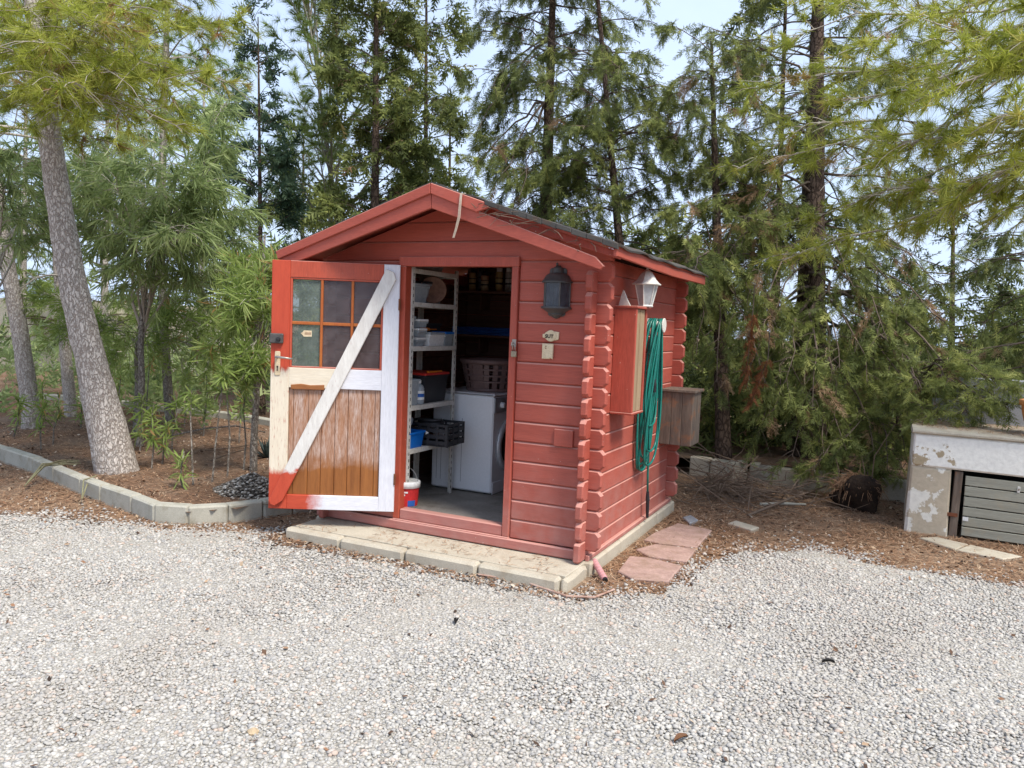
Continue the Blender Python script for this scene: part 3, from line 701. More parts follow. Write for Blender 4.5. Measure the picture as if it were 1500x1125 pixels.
sf = thing('shelving_unit', 'slotted pale steel shelving unit along the shed left wall', 'shelving', (-1.86, .06, .0705))
SX, SY = .347, .66
def upright(x, y, sx, sy):
    mb = MB().box(min(x, x+sx*.035), max(x, x+sx*.035), min(y, y+sy*.002), max(y, y+sy*.002), 0, 1.775, .0006).box(min(x, x+sx*.002), max(x, x+sx*.002), min(y+sy*.0025, y+sy*.035), max(y+sy*.0025, y+sy*.035), 0, 1.775, .0006)
    u = obj('upright', mb, MT['shelf'], sf)
    holes = MB()
    for k in range(34):
        z = .04+k*.05
        xx = x+sx*.018
        holes.box(xx-.004, xx+.004, y-sy*.0006-.0004, y-sy*.0006+.0004, z, z+.022, .0002)
        yy = y+sy*.018
        holes.box(x-sx*.0006-.0004, x-sx*.0006+.0004, yy-.004, yy+.004, z, z+.022, .0002)
    setp(obj('slot', holes, MT['ink'], u), kind='stuff')
for x, y, sx, sy in ((0, 0, 1, 1), (SX, 0, -1, 1), (0, SY, 1, -1), (SX, SY, -1, -1)): upright(x, y, sx, sy)
SHZ = {0: .43, 1: .75, 2: 1.185, 3: 1.505, 4: 1.745}
for k, z in SHZ.items():
    obj('shelf', MB().box(.003, SX-.003, .003, SY-.003, z-.003, z, .001).box(SX-.0035, SX+.001, .0, SY, z-.034, z, .001).box(-.001, .0025, .0, SY, z-.034, z, .001)
        .box(.003, SX-.004, -.0015, .0025, z-.034, z-.0035, .001).box(.003, SX-.004, SY-.0025, SY+.0015, z-.034, z-.0035, .001), MT['shelf'], sf)
def shelf_pt(x, y, k): return (-1.86+x, .06+y, .0705+SHZ[k]+.0008)
def tub(name, label, cat, loc, sx, sy, sz, mat, lid=None, wall=.003, taper=.9, group=None, rim=True, extra=None):
    t = thing(name, label, cat, loc, group=group)
    lo, hi = taper, 1.0
    def ringp(s, z): return [(-sx/2*s, -sy/2*s, z), (sx/2*s, -sy/2*s, z), (sx/2*s, sy/2*s, z), (-sx/2*s, sy/2*s, z)]
    i = 1-2*wall/min(sx, sy)
    V = ringp(lo, 0)+ringp(hi, sz)+ringp(hi*i, sz)+ringp(lo*i, wall*2)
    Fc = [(3, 2, 1, 0)]+[(a, (a+1) % 4, 4+(a+1) % 4, 4+a) for a in range(4)]+[(4+a, 4+(a+1) % 4, 8+(a+1) % 4, 8+a) for a in range(4)]+[(8+a, 8+(a+1) % 4, 12+(a+1) % 4, 12+a) for a in range(4)]+[(12, 13, 14, 15)]
    obj('body', MB().add(V, Fc), mat, t)
    if rim:
        mb = MB(); w = .008
        mb.box(-sx/2-w, sx/2+w, -sy/2-w, -sy/2-.0005, sz-.014, sz+.001, .002).box(-sx/2-w, sx/2+w, sy/2+.0005, sy/2+w, sz-.014, sz+.001, .002).box(-sx/2-w, -sx/2-.0005, -sy/2, sy/2, sz-.014, sz+.0005, .002).box(sx/2+.0005, sx/2+w, -sy/2, sy/2, sz-.014, sz+.0005, .002)
        obj('rim', mb, mat, t)
    if lid: obj('lid', MB().box(-sx/2-.01, sx/2+.01, -sy/2-.01, sy/2+.01, sz+.0015, sz+.018, .004), lid, t)
    return t
tub('storage_box', 'cloudy clear plastic box with lid on the upper shelf beside the round dish', 'storage box', shelf_pt(.19, .15, 3), .26, .22, .12, MT['clear'], MT['clear'])
t = tub('storage_box', 'tall cloudy plastic box among the small stacked tubs', 'storage box', shelf_pt(.22, .065, 2), .16, .1, .2, MT['clear'], MT['clear'])
for q, zz in enumerate((.0, .068, .136)):
    tub('storage_box', ('bottom', 'middle', 'top')[q]+' tub in the stack of small white-lidded tubs', 'storage box', np.array(shelf_pt(.24, .19+.012*q, 2))+np.array((0, 0, zz)), .14, .11, .045, MT['clear'], MT['paper_white'], group='small stacked tubs', taper=.94)
tub('storage_box', 'low white tub standing right of the small stacked tubs', 'storage box', shelf_pt(.235, .40, 2), .18, .22, .085, MT['paper_white'], MT['clear'], taper=.95)
setp(obj('screwdriver', MB().tube([(0, 0, 0), (.01, .10, .002)], [.014, .011], 10).tube([(.01, .10, .002), (.015, .2, .003)], .004, 6), MT['orange_plastic']), 'orange handled screwdriver lying on the low white tub', 'screwdriver').location = np.array(shelf_pt(.24, .30, 2))+np.array((0, 0, .122))
rd = thing('round_dish', 'round woven dish leaning upright on the upper shelf', 'dish', shelf_pt(.24, .42, 3))
mb = MB().lathe([(.0, .0), (.07, .0), (.1, .02), (.105, .03), (.098, .03), (.066, .01), (.0, .01)], 28)
dd = obj('dish', mb, simple('woven_brown', (.3, .17, .12), (.2, .11, .08), 30, rough=.8, bmp=.5, bscale=120), rd, True); dd.matrix_local = Matrix.Translation((0, .03, .103)) @ Matrix.Rotation(math.radians(40), 4, 'Z') @ Matrix.Rotation(math.radians(80), 4, 'X')
obj('dish_foot', MB().lathe([(.075, .0), (.08, .012), (.07, .012), (.07, .0)], 24), MT['brown_plastic'], rd).matrix_local = dd.matrix_local @ Matrix.Translation((0, 0, -.012))
tub('tool_case', 'black plastic case with red and orange lid on the third shelf', 'tool case', shelf_pt(.17, .42, 1), .3, .34, .21, MT['black_plastic'], MT['red_plastic'])
setp(obj('handle_strip', MB().box(-.1, .1, -.012, .012, 0, .012, .003), MT['orange_plastic']), 'orange strip lying on the red case lid', 'strip').location = np.array(shelf_pt(.32, .42, 1))+np.array((-.02, 0, .2285))
bpy.data.objects['handle_strip'].rotation_euler = (0, 0, math.pi/2)
tub('storage_box', 'tall grey translucent canister box at the front of the third shelf', 'storage box', shelf_pt(.24, .085, 1), .18, .14, .19, MT['clear'], None)
tub('storage_box', 'dark grey lidded box at the back of the upper shelf', 'storage box', shelf_pt(.13, .5, 3), .2, .22, .15, MT['grey_plastic'], MT['black_plastic'])
tub('storage_box', 'flat clear box lying on the topmost shelf', 'storage box', shelf_pt(.17, .3, 4), .28, .4, .07, MT['clear'], MT['paper_white'])
tub('storage_box', 'black bin at the far end of the second shelf', 'storage box', shelf_pt(.12, .52, 2), .2, .2, .17, MT['black_plastic'], None)
tub('storage_box', 'small blue-lidded tub at the front of the second shelf end', 'storage box', shelf_pt(.27, .57, 2), .12, .12, .09, MT['clear'], MT['blue_plastic'])
tub('storage_box', 'small white tub wedged beside the grey canister box', 'storage box', shelf_pt(.1, .1, 1), .12, .14, .15, MT['paper_white'], MT['clear'])
def jug(name, label, loc, mat, h=.2, r=.055):
    t = thing(name, label, 'bottle', loc)
    obj('body', MB().lathe([(.0, .0), (r, .0), (r*1.02, .01), (r, h*.7), (r*.7, h*.85), (r*.36, h*.9), (r*.36, h), (.0, h)], 18), mat, t, True)
    obj('cap', MB().lathe([(r*.42, h*.93), (r*.42, h*1.06), (.0, h*1.06)], 14), MT['paper_white'], t)
    obj('label', MB().lathe([(r*1.03, h*.2), (r*1.03, h*.6)], 10, a0=-math.pi*.75, a1=.3), MT['paper_white'], t, True)
    obj('label_band', MB().lathe([(r*1.045, h*.32), (r*1.045, h*.48)], 10, a0=-math.pi*.7, a1=.2), MT['label_blue'], t, True)
jug('detergent_bottle', 'taller pale bottle behind the blue-labelled one', shelf_pt(.2, .2, 1), MT['paper_white'], .2, .04)
jug('detergent_bottle', 'white bottle with a blue label on the third shelf', shelf_pt(.285, .22, 1), MT['clear'], .165, .045)
bl = tub('blue_tub', 'bright blue open plastic tub on the lowest shelf', 'tub', shelf_pt(.215, .13, 0), .25, .21, .12, MT['blue_plastic'], None, taper=.88)
bag = MB().blob((0, 0, .09), (.085, .07, .085), 4, 3, .3)
setp(obj('plastic_bag', bag, simple('crumpled_clear_film', (.5, .52, .54), (.35, .37, .4), 10, rough=.25, bmp=.9, bscale=14, bdist=.03), smooth=True), 'crumpled clear plastic bag stuffed into the blue tub', 'bag').location = np.array(shelf_pt(.19, .13, 0))+np.array((0, 0, .055))
def crate(loc, rz):
    t = thing('plastic_crate', 'black slatted plastic fruit crate sticking out from the lowest shelf', 'crate', loc, rz)
    L, W, h = .40, .30, .17
    obj('floor', MB().box(-L/2, L/2, -W/2, W/2, 0, .008, .002), MT['black_plastic'], t)
    for z in (.012, .058, .105, .15):
        for y, yn in ((-W/2, -1), (W/2-.006, 1)): obj('slat', MB().box(-L/2, L/2, y, y+.006, z, z+(.03 if z < .14 else .02), .0015), MT['black_plastic'], t)
        for x in (-L/2, L/2-.006): obj('slat', MB().box(x, x+.006, -W/2+.0065, W/2-.0065, z, z+(.03 if z < .14 else .02), .0015), MT['black_plastic'], t)
    for x in np.linspace(-L/2, L/2-.02, 6):
        for y in (-W/2-.003, W/2-.003): obj('rib', MB().box(x, x+.02, y, y+.006, 0, h, .0015), MT['black_plastic'], t)
    for y in np.linspace(-W/2, W/2-.02, 4):
        for x in (-L/2-.003, L/2-.003): obj('rib', MB().box(x, x+.006, y, y+.02, 0, h, .0015), MT['black_plastic'], t)
    obj('mark', MB().add([(L*.05, -W/2-.0036, .085), (L*.12, -W/2-.0036, .1), (L*.05, -W/2-.0036, .112)], [(0, 1, 2)]), MT['paper_white'], t)
    for q in range(4): obj('mark', MB().box(-L*.42+q*.02, -L*.42+q*.02+.012, -W/2-.0042, -W/2-.0032, .07, .082, .0002), simple('yellow_print', (.6, .5, .05)) if q == 0 else bpy.data.materials['yellow_print'], t)
crate(shelf_pt(.30, .42, 0), math.radians(4))
setp(obj('cable_coil', MB().tube([(.1*math.cos(a)*(1+.03*math.sin(3*a)), .08*math.sin(a), .012+.004*a) for a in np.linspace(0, 6*math.pi, 70)], .011, 8), MT['black_plastic'], smooth=True), 'coiled black cable heaped in the plastic crate', 'cable').location = np.array(shelf_pt(.28, .42, 0))+np.array((0, 0, .10))
pb = thing('paint_bucket', 'white lidded paint bucket with red and blue label inside the doorway', 'bucket', (-1.545, .125, .0707))
obj('body', MB().lathe([(.0, .0), (.075, .0), (.085, .17), (.088, .172), (.088, .185), (.0, .185)], 28), MT['paper_white'], pb, True)
obj('lid', MB().lathe([(.09, .15), (.094, .15), (.094, .19), (.086, .197), (.07, .192), (.0, .192)], 28), MT['paper_white'], pb, True)
obj('label', MB().lathe([(.0765, .015), (.0853, .148)], 28), simple('red_label', (.6, .03, .03)), pb, True)
obj('label_corner', MB().lathe([(.0775, .017), (.0805, .06)], 8, a0=-.95, a1=-.2), MT['label_blue'], pb, True)
for z, w in ((.115, .5), (.095, .35), (.07, .3)): obj('label_text', MB().lathe([(.078+.0088*z/.15, z), (.0785+.0088*z/.15, z+.012)], 6, a0=-1.75, a1=-1.75+w*1.6), MT['paper_white'], pb, True)
obj('handle', MB().tube([(.09*math.cos(a), .03*math.sin(a)*0, .16+.13*math.sin(a)) for a in np.linspace(0, math.pi, 14)], .0022, 6), MT['steel'], pb)
# shelf on the back wall with cans, and things on it
bs_ = thing('wall_shelf', 'dark plank shelf on the shed back wall carrying spray cans', 'shelf', (-1.2, 1.72, 1.735))
obj('board', MB().box(-.92, 1.02, -.1, .275, -.022, .0, .003), MT['wood_dark'], bs_)
for x in (-.7, .8): obj('bracket', MB().box(x, x+.02, .08, .275, -.17, -.0225, .003), MT['wood_dark'], bs_)
cans = [(-1.93, 'slim tan spray can', (.42, .3, .14), .033, .2), (-1.86, 'dark spray can', (.08, .08, .1), .034, .22), (-1.795, 'cream spray can', (.5, .42, .28), .036, .17), (-1.665, 'yellow banded spray can', (.45, .36, .16), .034, .215), (-1.575, 'pale grey spray can', (.42, .42, .4), .033, .215), (-1.49, 'wide white paint tin', (.55, .54, .5), .045, .21)]
for x, what, colr, r, h in cans:
    t = thing('spray_can' if 'can' in what else 'paint_tin', what+' in the row on the dark back shelf', 'can', (x, 1.72+random.uniform(-.03, .03), 1.7353))
    cm = simple('can_paint', colr, None, 9, rough=.35, bmp=0)
    obj('body', MB().lathe([(.0, .0), (r, .0), (r, h*.8), (r*.8, h*.84), (.0, h*.84)], 18), cm, t, True)
    obj('cap', MB().lathe([(r*.8, h*.84), (r*.8, h), (.0, h)], 16), MT['paper_white'] if x > -1.7 else MT['black_plastic'], t, True)
    obj('print_band', MB().lathe([(r*1.01, h*.3), (r*1.01, h*.38)], 18), MT['ink'], t, True)
    obj('print_band', MB().lathe([(r*1.01, h*.55), (r*1.01, h*.59)], 18), MT['ink'], t, True)
ls = thing('wall_shelf', 'lower dark plank shelf holding a folded blue tarpaulin', 'shelf', (-1.2, 1.72, 1.335))
obj('board', MB().box(-.92, 1.02, -.1, .275, -.022, .0, .003), MT['wood_dark'], ls)
for x in (-.7, .8): obj('bracket', MB().box(x, x+.02, .08, .275, -.17, -.0225, .003), MT['wood_dark'], ls)
tp = MB()
for q in range(3): tp.box(-.36+.01*q, .36-.012*q, -.09, .16, .0006+.024*q, .023+.024*q, .008)
setp(obj('folded_tarpaulin', tp, MT['tarp']), 'folded blue tarpaulin on the lower back shelf', 'tarpaulin').location = (-1.75, 1.72, 1.335)
# ------------------------------------------------------------------ ground, gravel, kerbs
def G(px, py, z=GZ):
    p = on(px, py, 'z', z); return (float(p[0]), float(p[1]))
def inside(poly, X, Y):
    r = np.zeros(X.shape, bool); n = len(poly)
    for i in range(n):
        (x0, y0), (x1, y1) = poly[i], poly[(i+1) % n]
        c = ((y0 > Y) != (y1 > Y)) & (X < (x1-x0)*(Y-y0)/((y1-y0) if y1 != y0 else 1e-9)+x0)
        r ^= c
    return r
def sdist(poly, X, Y):                          # positive inside
    d = np.full(X.shape, 1e9); n = len(poly)
    for i in range(n):
        (x0, y0), (x1, y1) = poly[i], poly[(i+1) % n]
        ex, ey = x1-x0, y1-y0
        t = np.clip(((X-x0)*ex+(Y-y0)*ey)/(ex*ex+ey*ey+1e-12), 0, 1)
        d = np.minimum(d, np.hypot(X-x0-t*ex, Y-y0-t*ey))
    return np.where(inside(poly, X, Y), d, -d)
_nk = np.random.default_rng(2).standard_normal((14, 2)); _np = np.random.default_rng(4).uniform(0, 6.28, 14)
def wav(X, Y, f=1.0):
    s = 0
    for k, p in zip(_nk, _np): s = s + np.sin(f*(k[0]*X+k[1]*Y)+p)
    return s/14**.5

def litter_mat(name, dark, mid, pale, soil):
    m, nt, bs = new_mat(name)
    v = coords(nt, 'world', shift=False)
    acc = None
    for i, (ang, sc) in enumerate(((0.2, 1.0), (1.25, 1.15), (2.2, .9), (2.8, 1.3))):
        d = nd(nt, "ShaderNodeMapping"); d.inputs["Rotation"].default_value = (0, 0, ang); d.inputs["Scale"].default_value = (14*sc, 190*sc, 1); d.inputs["Location"].default_value = (3.1*i, 1.7*i, 0)
        wv = nd(nt, "ShaderNodeVectorMath", operation='ADD'); lk(nt, v, wv.inputs[0])
        nz = nd(nt, "ShaderNodeTexNoise", Scale=5.0, Detail=2.0); lk(nt, v, nz.inputs["Vector"])
        sc_ = nd(nt, "ShaderNodeVectorMath", operation='SCALE'); sc_.inputs["Scale"].default_value = .12; lk(nt, nz.outputs["Color"], sc_.inputs[0]); lk(nt, sc_.outputs[0], wv.inputs[1])
        lk(nt, wv.outputs[0], d.inputs["Vector"])
        n = noise(nt, d.outputs[0], 1.0, 2, .5)
        if acc is None: acc = n
        else:
            mx = nd(nt, "ShaderNodeMath", operation='MAXIMUM'); lk(nt, acc, mx.inputs[0]); lk(nt, n, mx.inputs[1]); acc = mx.outputs[0]
    big = noise(nt, v, 1.6, 6, .6)
    col = ramp(nt, acc, [(.52, dark), (.64, mid), (.8, pale)])
    col = mixc(nt, ramp(nt, big, [(.42, 0.0), (.62, .75)]), col, soil)
    col = mixc(nt, 1.0, col, ramp(nt, noise(nt, v, 45, 5, .7), [(.3, .6), (.7, 1.25)]), 'MULTIPLY')
    lk(nt, col, bs.inputs["Base Color"]); bs.inputs["Roughness"].default_value = .95; bs.inputs["Specular IOR Level"].default_value = .1
    lk(nt, bump(nt, acc, .8, .012), bs.inputs["Normal"])
    return m
MT['litter'] = litter_mat('pine_needle_litter', (.11, .068, .046), (.33, .2, .12), (.52, .36, .235), (.31, .23, .165))
MT['bed'] = litter_mat('bed_soil_litter', (.085, .052, .037), (.25, .145, .09), (.42, .29, .19), (.23, .165, .12))
m, nt, bs = new_mat('gravel_bed'); v = coords(nt, 'world', shift=False)
vo = nd(nt, "ShaderNodeTexVoronoi", Scale=75.0); lk(nt, v, vo.inputs["Vector"])
gc = ramp(nt, vo.outputs["Color"], [(0, (.36, .33, .285)), (.5, (.46, .43, .375)), (1, (.52, .49, .43))])
gc = mixc(nt, 1.0, gc, ramp(nt, vo.outputs["Distance"], [(.25, 1.0), (.75, .6)]), 'MULTIPLY')
lk(nt, gc, bs.inputs["Base Color"]); bs.inputs["Roughness"].default_value = .9
lk(nt, bump(nt, vo.outputs["Distance"], .9, -.01), bs.inputs["Normal"]); MT['gravel_bed'] = m

gr = MB(); R_ = 220.0
gr.add([(-R_, -R_, GZ-.008), (R_, -R_, GZ-.008), (R_, R_, GZ-.008), (-R_, R_, GZ-.008)], [(0, 1, 2, 3)])
setp(obj('ground', gr, MT['litter']), kind='structure')

top_edge = [(-250, 738), (0, 748), (60, 752), (120, 757), (200, 764), (260, 772), (330, 776), (400, 782), (420, 793), (520, 809), (640, 829), (750, 847), (825, 864), (870, 872), (915, 866), (965, 862), (1000, 842), (1035, 818), (1075, 802), (1140, 803), (1190, 800), (1240, 814), (1310, 830), (1380, 840), (1450, 850), (1500, 856), (1750, 885)]
GP = [G(*p) for p in top_edge] + [(5.5, -1.5), (5.5, -6.5), (-9.5, -6.5), (-9.5, -.9)]
sheet = [tuple(p) for p in GP]
cxy = np.array([-1.0, -3.2])
me_poly = []
for p in sheet:
    d = np.array(p)-cxy; me_poly.append(tuple(np.array(p)-d/np.linalg.norm(d)*.10))
xs = np.arange(-9.6, 5.6, .1); ys = np.arange(-6.6, 3.2, .1)
Xg, Yg = np.meshgrid(xs, ys, indexing='ij')
def grid_sheet(name, poly, zf, mat, x0, x1, y0, y1, st, margin=0.0):
    xs, ys = np.arange(x0, x1+st, st), np.arange(y0, y1+st, st)
    X, Y = np.meshgrid(xs, ys, indexing='ij'); Z = zf(X, Y)
    cx, cy = X[:-1, :-1]+st/2, Y[:-1, :-1]+st/2
    ok = sdist(poly, cx, cy) > margin
    I = np.arange(X.size).reshape(X.shape)
    Q = np.stack([I[:-1, :-1], I[1:, :-1], I[1:, 1:], I[:-1, 1:]], -1)[ok]
    used = np.unique(Q); mp = np.zeros(X.size, np.int64); mp[used] = np.arange(len(used))
    V = np.stack([X.ravel(), Y.ravel(), Z.ravel()], -1)[used]
    return mesh_np(name, V, mp[Q], mat, smooth=True)
setp(grid_sheet('gravel_ground', GP, lambda X, Y: GZ+.0045+.004*wav(X, Y, 2.0)+.0022*wav(X, Y, 5.3), MT['gravel_bed'], -9.5, 5.5, -6.5, 3.0, .12, .10), kind='structure')

# pebbles: four half-metre patches repeated and turned, unique ones along the ragged edge
m, nt, bs = new_mat('limestone_pebbles')
a = nd(nt, "ShaderNodeAttribute", attribute_name="tint"); v = coords(nt, 'world', shift=False)
pc = ramp(nt, a.outputs["Fac"], [(0, (.30, .27, .23)), (.06, (.33, .32, .31)), (.25, (.39, .372, .345)), (.6, (.45, .428, .392)), (.88, (.52, .497, .455)), (.95, (.52, .44, .38)), (1.0, (.45, .34, .27))])
pc = mixc(nt, 1.0, pc, ramp(nt, noise(nt, v, 60, 3), [(.3, .8), (.7, 1.1)]), 'MULTIPLY')
pc = mixc(nt, ramp(nt, noise(nt, v, .9, 6, .6), [(.48, 0.0), (.72, .6)]), pc, (.35, .315, .275))
lk(nt, pc, bs.inputs["Base Color"]); bs.inputs["Roughness"].default_value = .85; bs.inputs["Specular IOR Level"].default_value = .25; MT['pebble'] = m
pr = np.random.default_rng(21)
IV, IT = ico(1)
PEB = []
for i in range(24):
    V = IV*(1+.22*pr.standard_normal((len(IV), 1)).clip(-1.6, 1.6)); V = V*np.array((1, pr.uniform(.65, .95), pr.uniform(.4, .65)))
    PEB.append(V)
PEB = np.array(PEB)
def pebbles(P, s, tint):
    n = len(P); k = pr.integers(0, len(PEB), n); V = PEB[k]
    az = pr.uniform(0, 6.283, n); tl = pr.normal(0, .35, n)
    c, sn = np.cos(az)[:, None], np.sin(az)[:, None]; ct, st = np.cos(tl)[:, None], np.sin(tl)[:, None]
    x, y, z = V[..., 0], V[..., 1]*ct-V[..., 2]*st, V[..., 1]*st+V[..., 2]*ct
    W = np.stack([x*c-y*sn, x*sn+y*c, z], -1)*s[:, None, None]+P[:, None, :]
    T = (IT[None]+(np.arange(n)*len(IV))[:, None, None]).reshape(-1, 3)
    return W.reshape(-1, 3), T, np.repeat(tint, len(IV))
def pebble_field(x0, y0, w, sp=.0138):
    g = np.arange(0, w, sp); X, Y = np.meshgrid(g, g); n = X.size
    P = np.stack([x0+X.ravel()+pr.uniform(-.6, .6, n)*sp, y0+Y.ravel()+pr.uniform(-.6, .6, n)*sp, pr.uniform(-.001, .006, n)], -1)
    s = np.clip(pr.lognormal(math.log(.0092), .3, n), .0055, .018)
    P[:, 2] += s*.25
    return P, s, pr.random(n)
gravel = setp(bpy.data.objects.new('gravel', None), 'pale crushed limestone gravel covering the yard', kind='stuff'); COL.objects.link(gravel)
TILE = .5
protos = []
for i in range(4):
    P, s, t = pebble_field(-TILE/2, -TILE/2, TILE); V, T, tt = pebbles(P, s, t)
    o = mesh_np('gravel_patch', V, T, MT['pebble'], None, tt); COL.objects.unlink(o); protos.append(o)
eP, eS, eT = [], [], []
for gx in np.arange(-9.5, 5.5, TILE):
    for gy in np.arange(-6.0, 3.0, TILE):
        c = np.array((gx+TILE/2, gy+TILE/2, GZ))
        sx, sy, sz = seen(c)
        if sz[0] < .6 or sx[0] < -420 or sx[0] > 1900 or sy[0] > 1800: continue
        d = sdist(GP, np.array([c[0]]), np.array([c[1]]))[0]
        if d > .52:
            o = protos[pr.integers(0, 4)].copy(); COL.objects.link(o); o.parent = gravel
            o.location = c+np.array((0, 0, .004*wav(c[0], c[1], 2.0))); o.rotation_euler = (0, 0, pr.integers(0, 4)*math.pi/2)
        elif d > -.55 and -200 < sx[0] < 1700:
            P, s, t = pebble_field(gx, gy, TILE, .0182); P[:, 2] += GZ; s = s*1.1
            sd = sdist(GP, P[:, 0], P[:, 1])+.10*wav(P[:, 0], P[:, 1], 5.0)+.05*wav(P[:, 0], P[:, 1], 17.0)
            prob = np.clip((sd+.32)/.46, 0, 1)**2.2+.012*(sd > -.9)
            k = pr.random(len(P)) < prob
            eP.append(P[k]); eS.append(s[k]); eT.append(t[k])
P, s, t = np.concatenate(eP), np.concatenate(eS), np.concatenate(eT)
kk = ~((P[:, 0] > -2.24) & (P[:, 0] < -.04) & (P[:, 1] > -.42))
V, T, tt = pebbles(P[kk], s[kk], t[kk]); mesh_np('gravel_edge', V, T, MT['pebble'], gravel, tt)
# a few bigger stray stones, a leaf scrap or two
for (px, py, r, cl, lab) in ((371, 1076, .022, (.5, .38, .24), 'tan pebble bigger than the gravel around it'),):
    g = G(px, py); setp(obj('stone', MB().blob((g[0], g[1], GZ+.012), (r, r*.8, r*.6), 3, 2, .15), simple('tan_stone', cl)), lab, 'stone')
for (px, py, w, lab) in ((668, 916, .035, 'black leaf scrap on the gravel in front of the step'), (1213, 976, .03, 'black folded leaf scrap on open gravel'), (997, 1090, .04, 'curled brown leaf lying on the gravel')):
    g = np.array((*G(px, py), GZ+.016)); c = (.012, .011, .011) if 'black' in lab else (.16, .075, .035)
    L = MB(); n = 7; V = []
    for i in range(n):
        u = i/(n-1); ww = w*.36*math.sin(math.pi*(.08+.88*u))
        for q in (-1, 0, 1): V.append((w*(u-.5)*2, ww*q, .012*abs(q)+.01*math.sin(u*3)))
    V2 = [(x, y, z-.0012) for x, y, z in V]; m_ = len(V); Fc = []
    for i in range(n-1):
        for q in (0, 1): a = i*3+q; Fc += [(a, a+3, a+4, a+1), (a+m_, a+1+m_, a+4+m_, a+3+m_)]
    o = setp(obj('fallen_leaf', L.add(V+V2, Fc), simple('leaf_scrap', c), smooth=True), lab, 'leaf'); o.location = g; o.rotation_euler = (0, 0, px)

# kerb blocks
def blocks(name, pts, width, z0, z1, mat, lab=None, gap=.004, b=.012):
    root = setp(bpy.data.objects.new(name, None), kind='structure'); COL.objects.link(root)
    for (p, q) in zip(pts[:-1], pts[1:]):
        p, q = np.array(p, float), np.array(q, float); d = q-p; L = np.linalg.norm(d)
        if L < .05: continue
        e = d/L; n = np.array((e[1], -e[0]))     # outward, to the viewer's side
        mb = MB().slab(rect(gap, z0, L-gap, z1+random.uniform(-.006, .006), .010), width, b, o=(p[0]+n[0]*random.uniform(0, .006), p[1]+n[1]*random.uniform(0, .006), 0), ea=(e[0], e[1], 0), eb=(0, 0, 1), en=(n[0], n[1], 0))
        obj('kerb_block', mb, mat, root)
    return root
KL = [(-260, 560), (-120, 610), (-40, 643), (0, 656), (48, 671.5), (78, 684), (117, 700), (147, 711), (192, 726), (225, 739), (275, 742), (335, 739), (386, 733), (430, 727), (470, 722)]
KLw = [G(x, y, -.012) for x, y in KL]
blocks('kerb', KLw, .10, -.20, -.012, MT['concrete'])
KB = [G(x, y, .0) for x, y in ((40, 581), (110, 586), (180, 592), (240, 600), (300, 606), (350, 612), (400, 621), (450, 632))]
blocks('kerb', KB, .12, -.12, .05, MT['concrete'])
KR = [G(x, y, .055) for x, y in ((1010, 668), (1040, 672), (1071, 677), (1097, 677), (1131.5, 683), (1168.5, 688), (1230, 694), (1290, 701), (1350, 708))]
blocks('kerb', KR, .12, -.17, .055, MT['conc_pale'], gap=.006)

# raised beds
bedL = [(p[0]+.02, p[1]+.06) for p in KLw] + [(-2.0, .5), (-2.0, 2.3), (-2.0, 16), (-40, 24), (-40, 3)]
setp(grid_sheet('bed_soil', bedL, lambda X, Y: -.05+.014*wav(X, Y, 3.0)+.02*np.clip(Y-1, 0, 3)/3, MT['bed'], -16, -1.9, -.9, 9.0, .12), kind='structure')
bedR = [(p[0], p[1]+.05) for p in KR] + [(6, 4.6), (6, 14), (-3.5, 14), (-3.5, 5.0)]
setp(grid_sheet('bank_soil', bedR, lambda X, Y: .035+.02*wav(X, Y, 2.5)+.05*np.clip(Y-4.5, 0, 4)/4, MT['bed'], -3.5, 6, 3.8, 14, .14), kind='structure')

# needles strewn over the litter
nr = np.random.default_rng(8)
def needles(n, fx, z, lo=.045, hi=.10, wd=.0016, tilt=.12):
    X, Y = fx(n); n = len(X); a = nr.uniform(0, 6.283, n); L = nr.uniform(lo, hi, n); tl = nr.normal(0, tilt, n)
    d = np.stack([np.cos(a), np.sin(a), tl], -1); s = np.stack([-np.sin(a), np.cos(a), np.zeros(n)], -1)*wd
    c = np.stack([X, Y, (z(X, Y) if callable(z) else np.full(n, z))+nr.uniform(.002, .014, n)], -1)
    bend = np.stack([-np.sin(a), np.cos(a), np.zeros(n)], -1)*nr.normal(0, .008, n)[:, None]
    V = np.stack([c-d*L[:, None]/2-s, c-d*L[:, None]/2+s, c+bend+s*1.2, c+bend-s*1.2, c+d*L[:, None]/2], 1).reshape(-1, 3)
    b = np.arange(n)[:, None]*5
    T = np.concatenate([b+np.array((0, 1, 2)), b+np.array((0, 2, 3)), b+np.array((3, 2, 4))])
    return V, T, np.repeat(nr.random(n), 5)
def scatter(x0, x1, y0, y1, ok):
    def f(n):
        X, Y = nr.uniform(x0, x1, n), nr.uniform(y0, y1, n); k = ok(X, Y); return X[k], Y[k]
    return f
MT['needle_dry'] = leafmat('dry_pine_needles', [(0, (.16, .085, .05)), (.4, (.33, .18, .1)), (.75, (.46, .28, .165)), (1, (.6, .46, .32))], .1, .8)
def clear_of_shed(X, Y): return ~((X > -2.3) & (X < -.02) & (Y > -.42) & (Y < 2.2))
def right_ok(X, Y): return (sdist(GP, X, Y)+.1*wav(X, Y, 4.0) < .05) & clear_of_shed(X, Y) & ~((X > 1.8) & (Y > 2.55))
nV, nT, nC = [], [], []
def add_needles(t):
    V, T, c = t; k = sum(len(x) for x in nV); nV.append(V); nT.append(T+k); nC.append(c)
add_needles(needles(42000, scatter(-.2, 3.6, -.6, 4.6, right_ok), GZ))
add_needles(needles(9000, scatter(-.2, 3.6, .4, 2.6, lambda X, Y: right_ok(X, Y) & (wav(X, Y, 3.0) > .3)), GZ, .06, .13, .0018, .25))
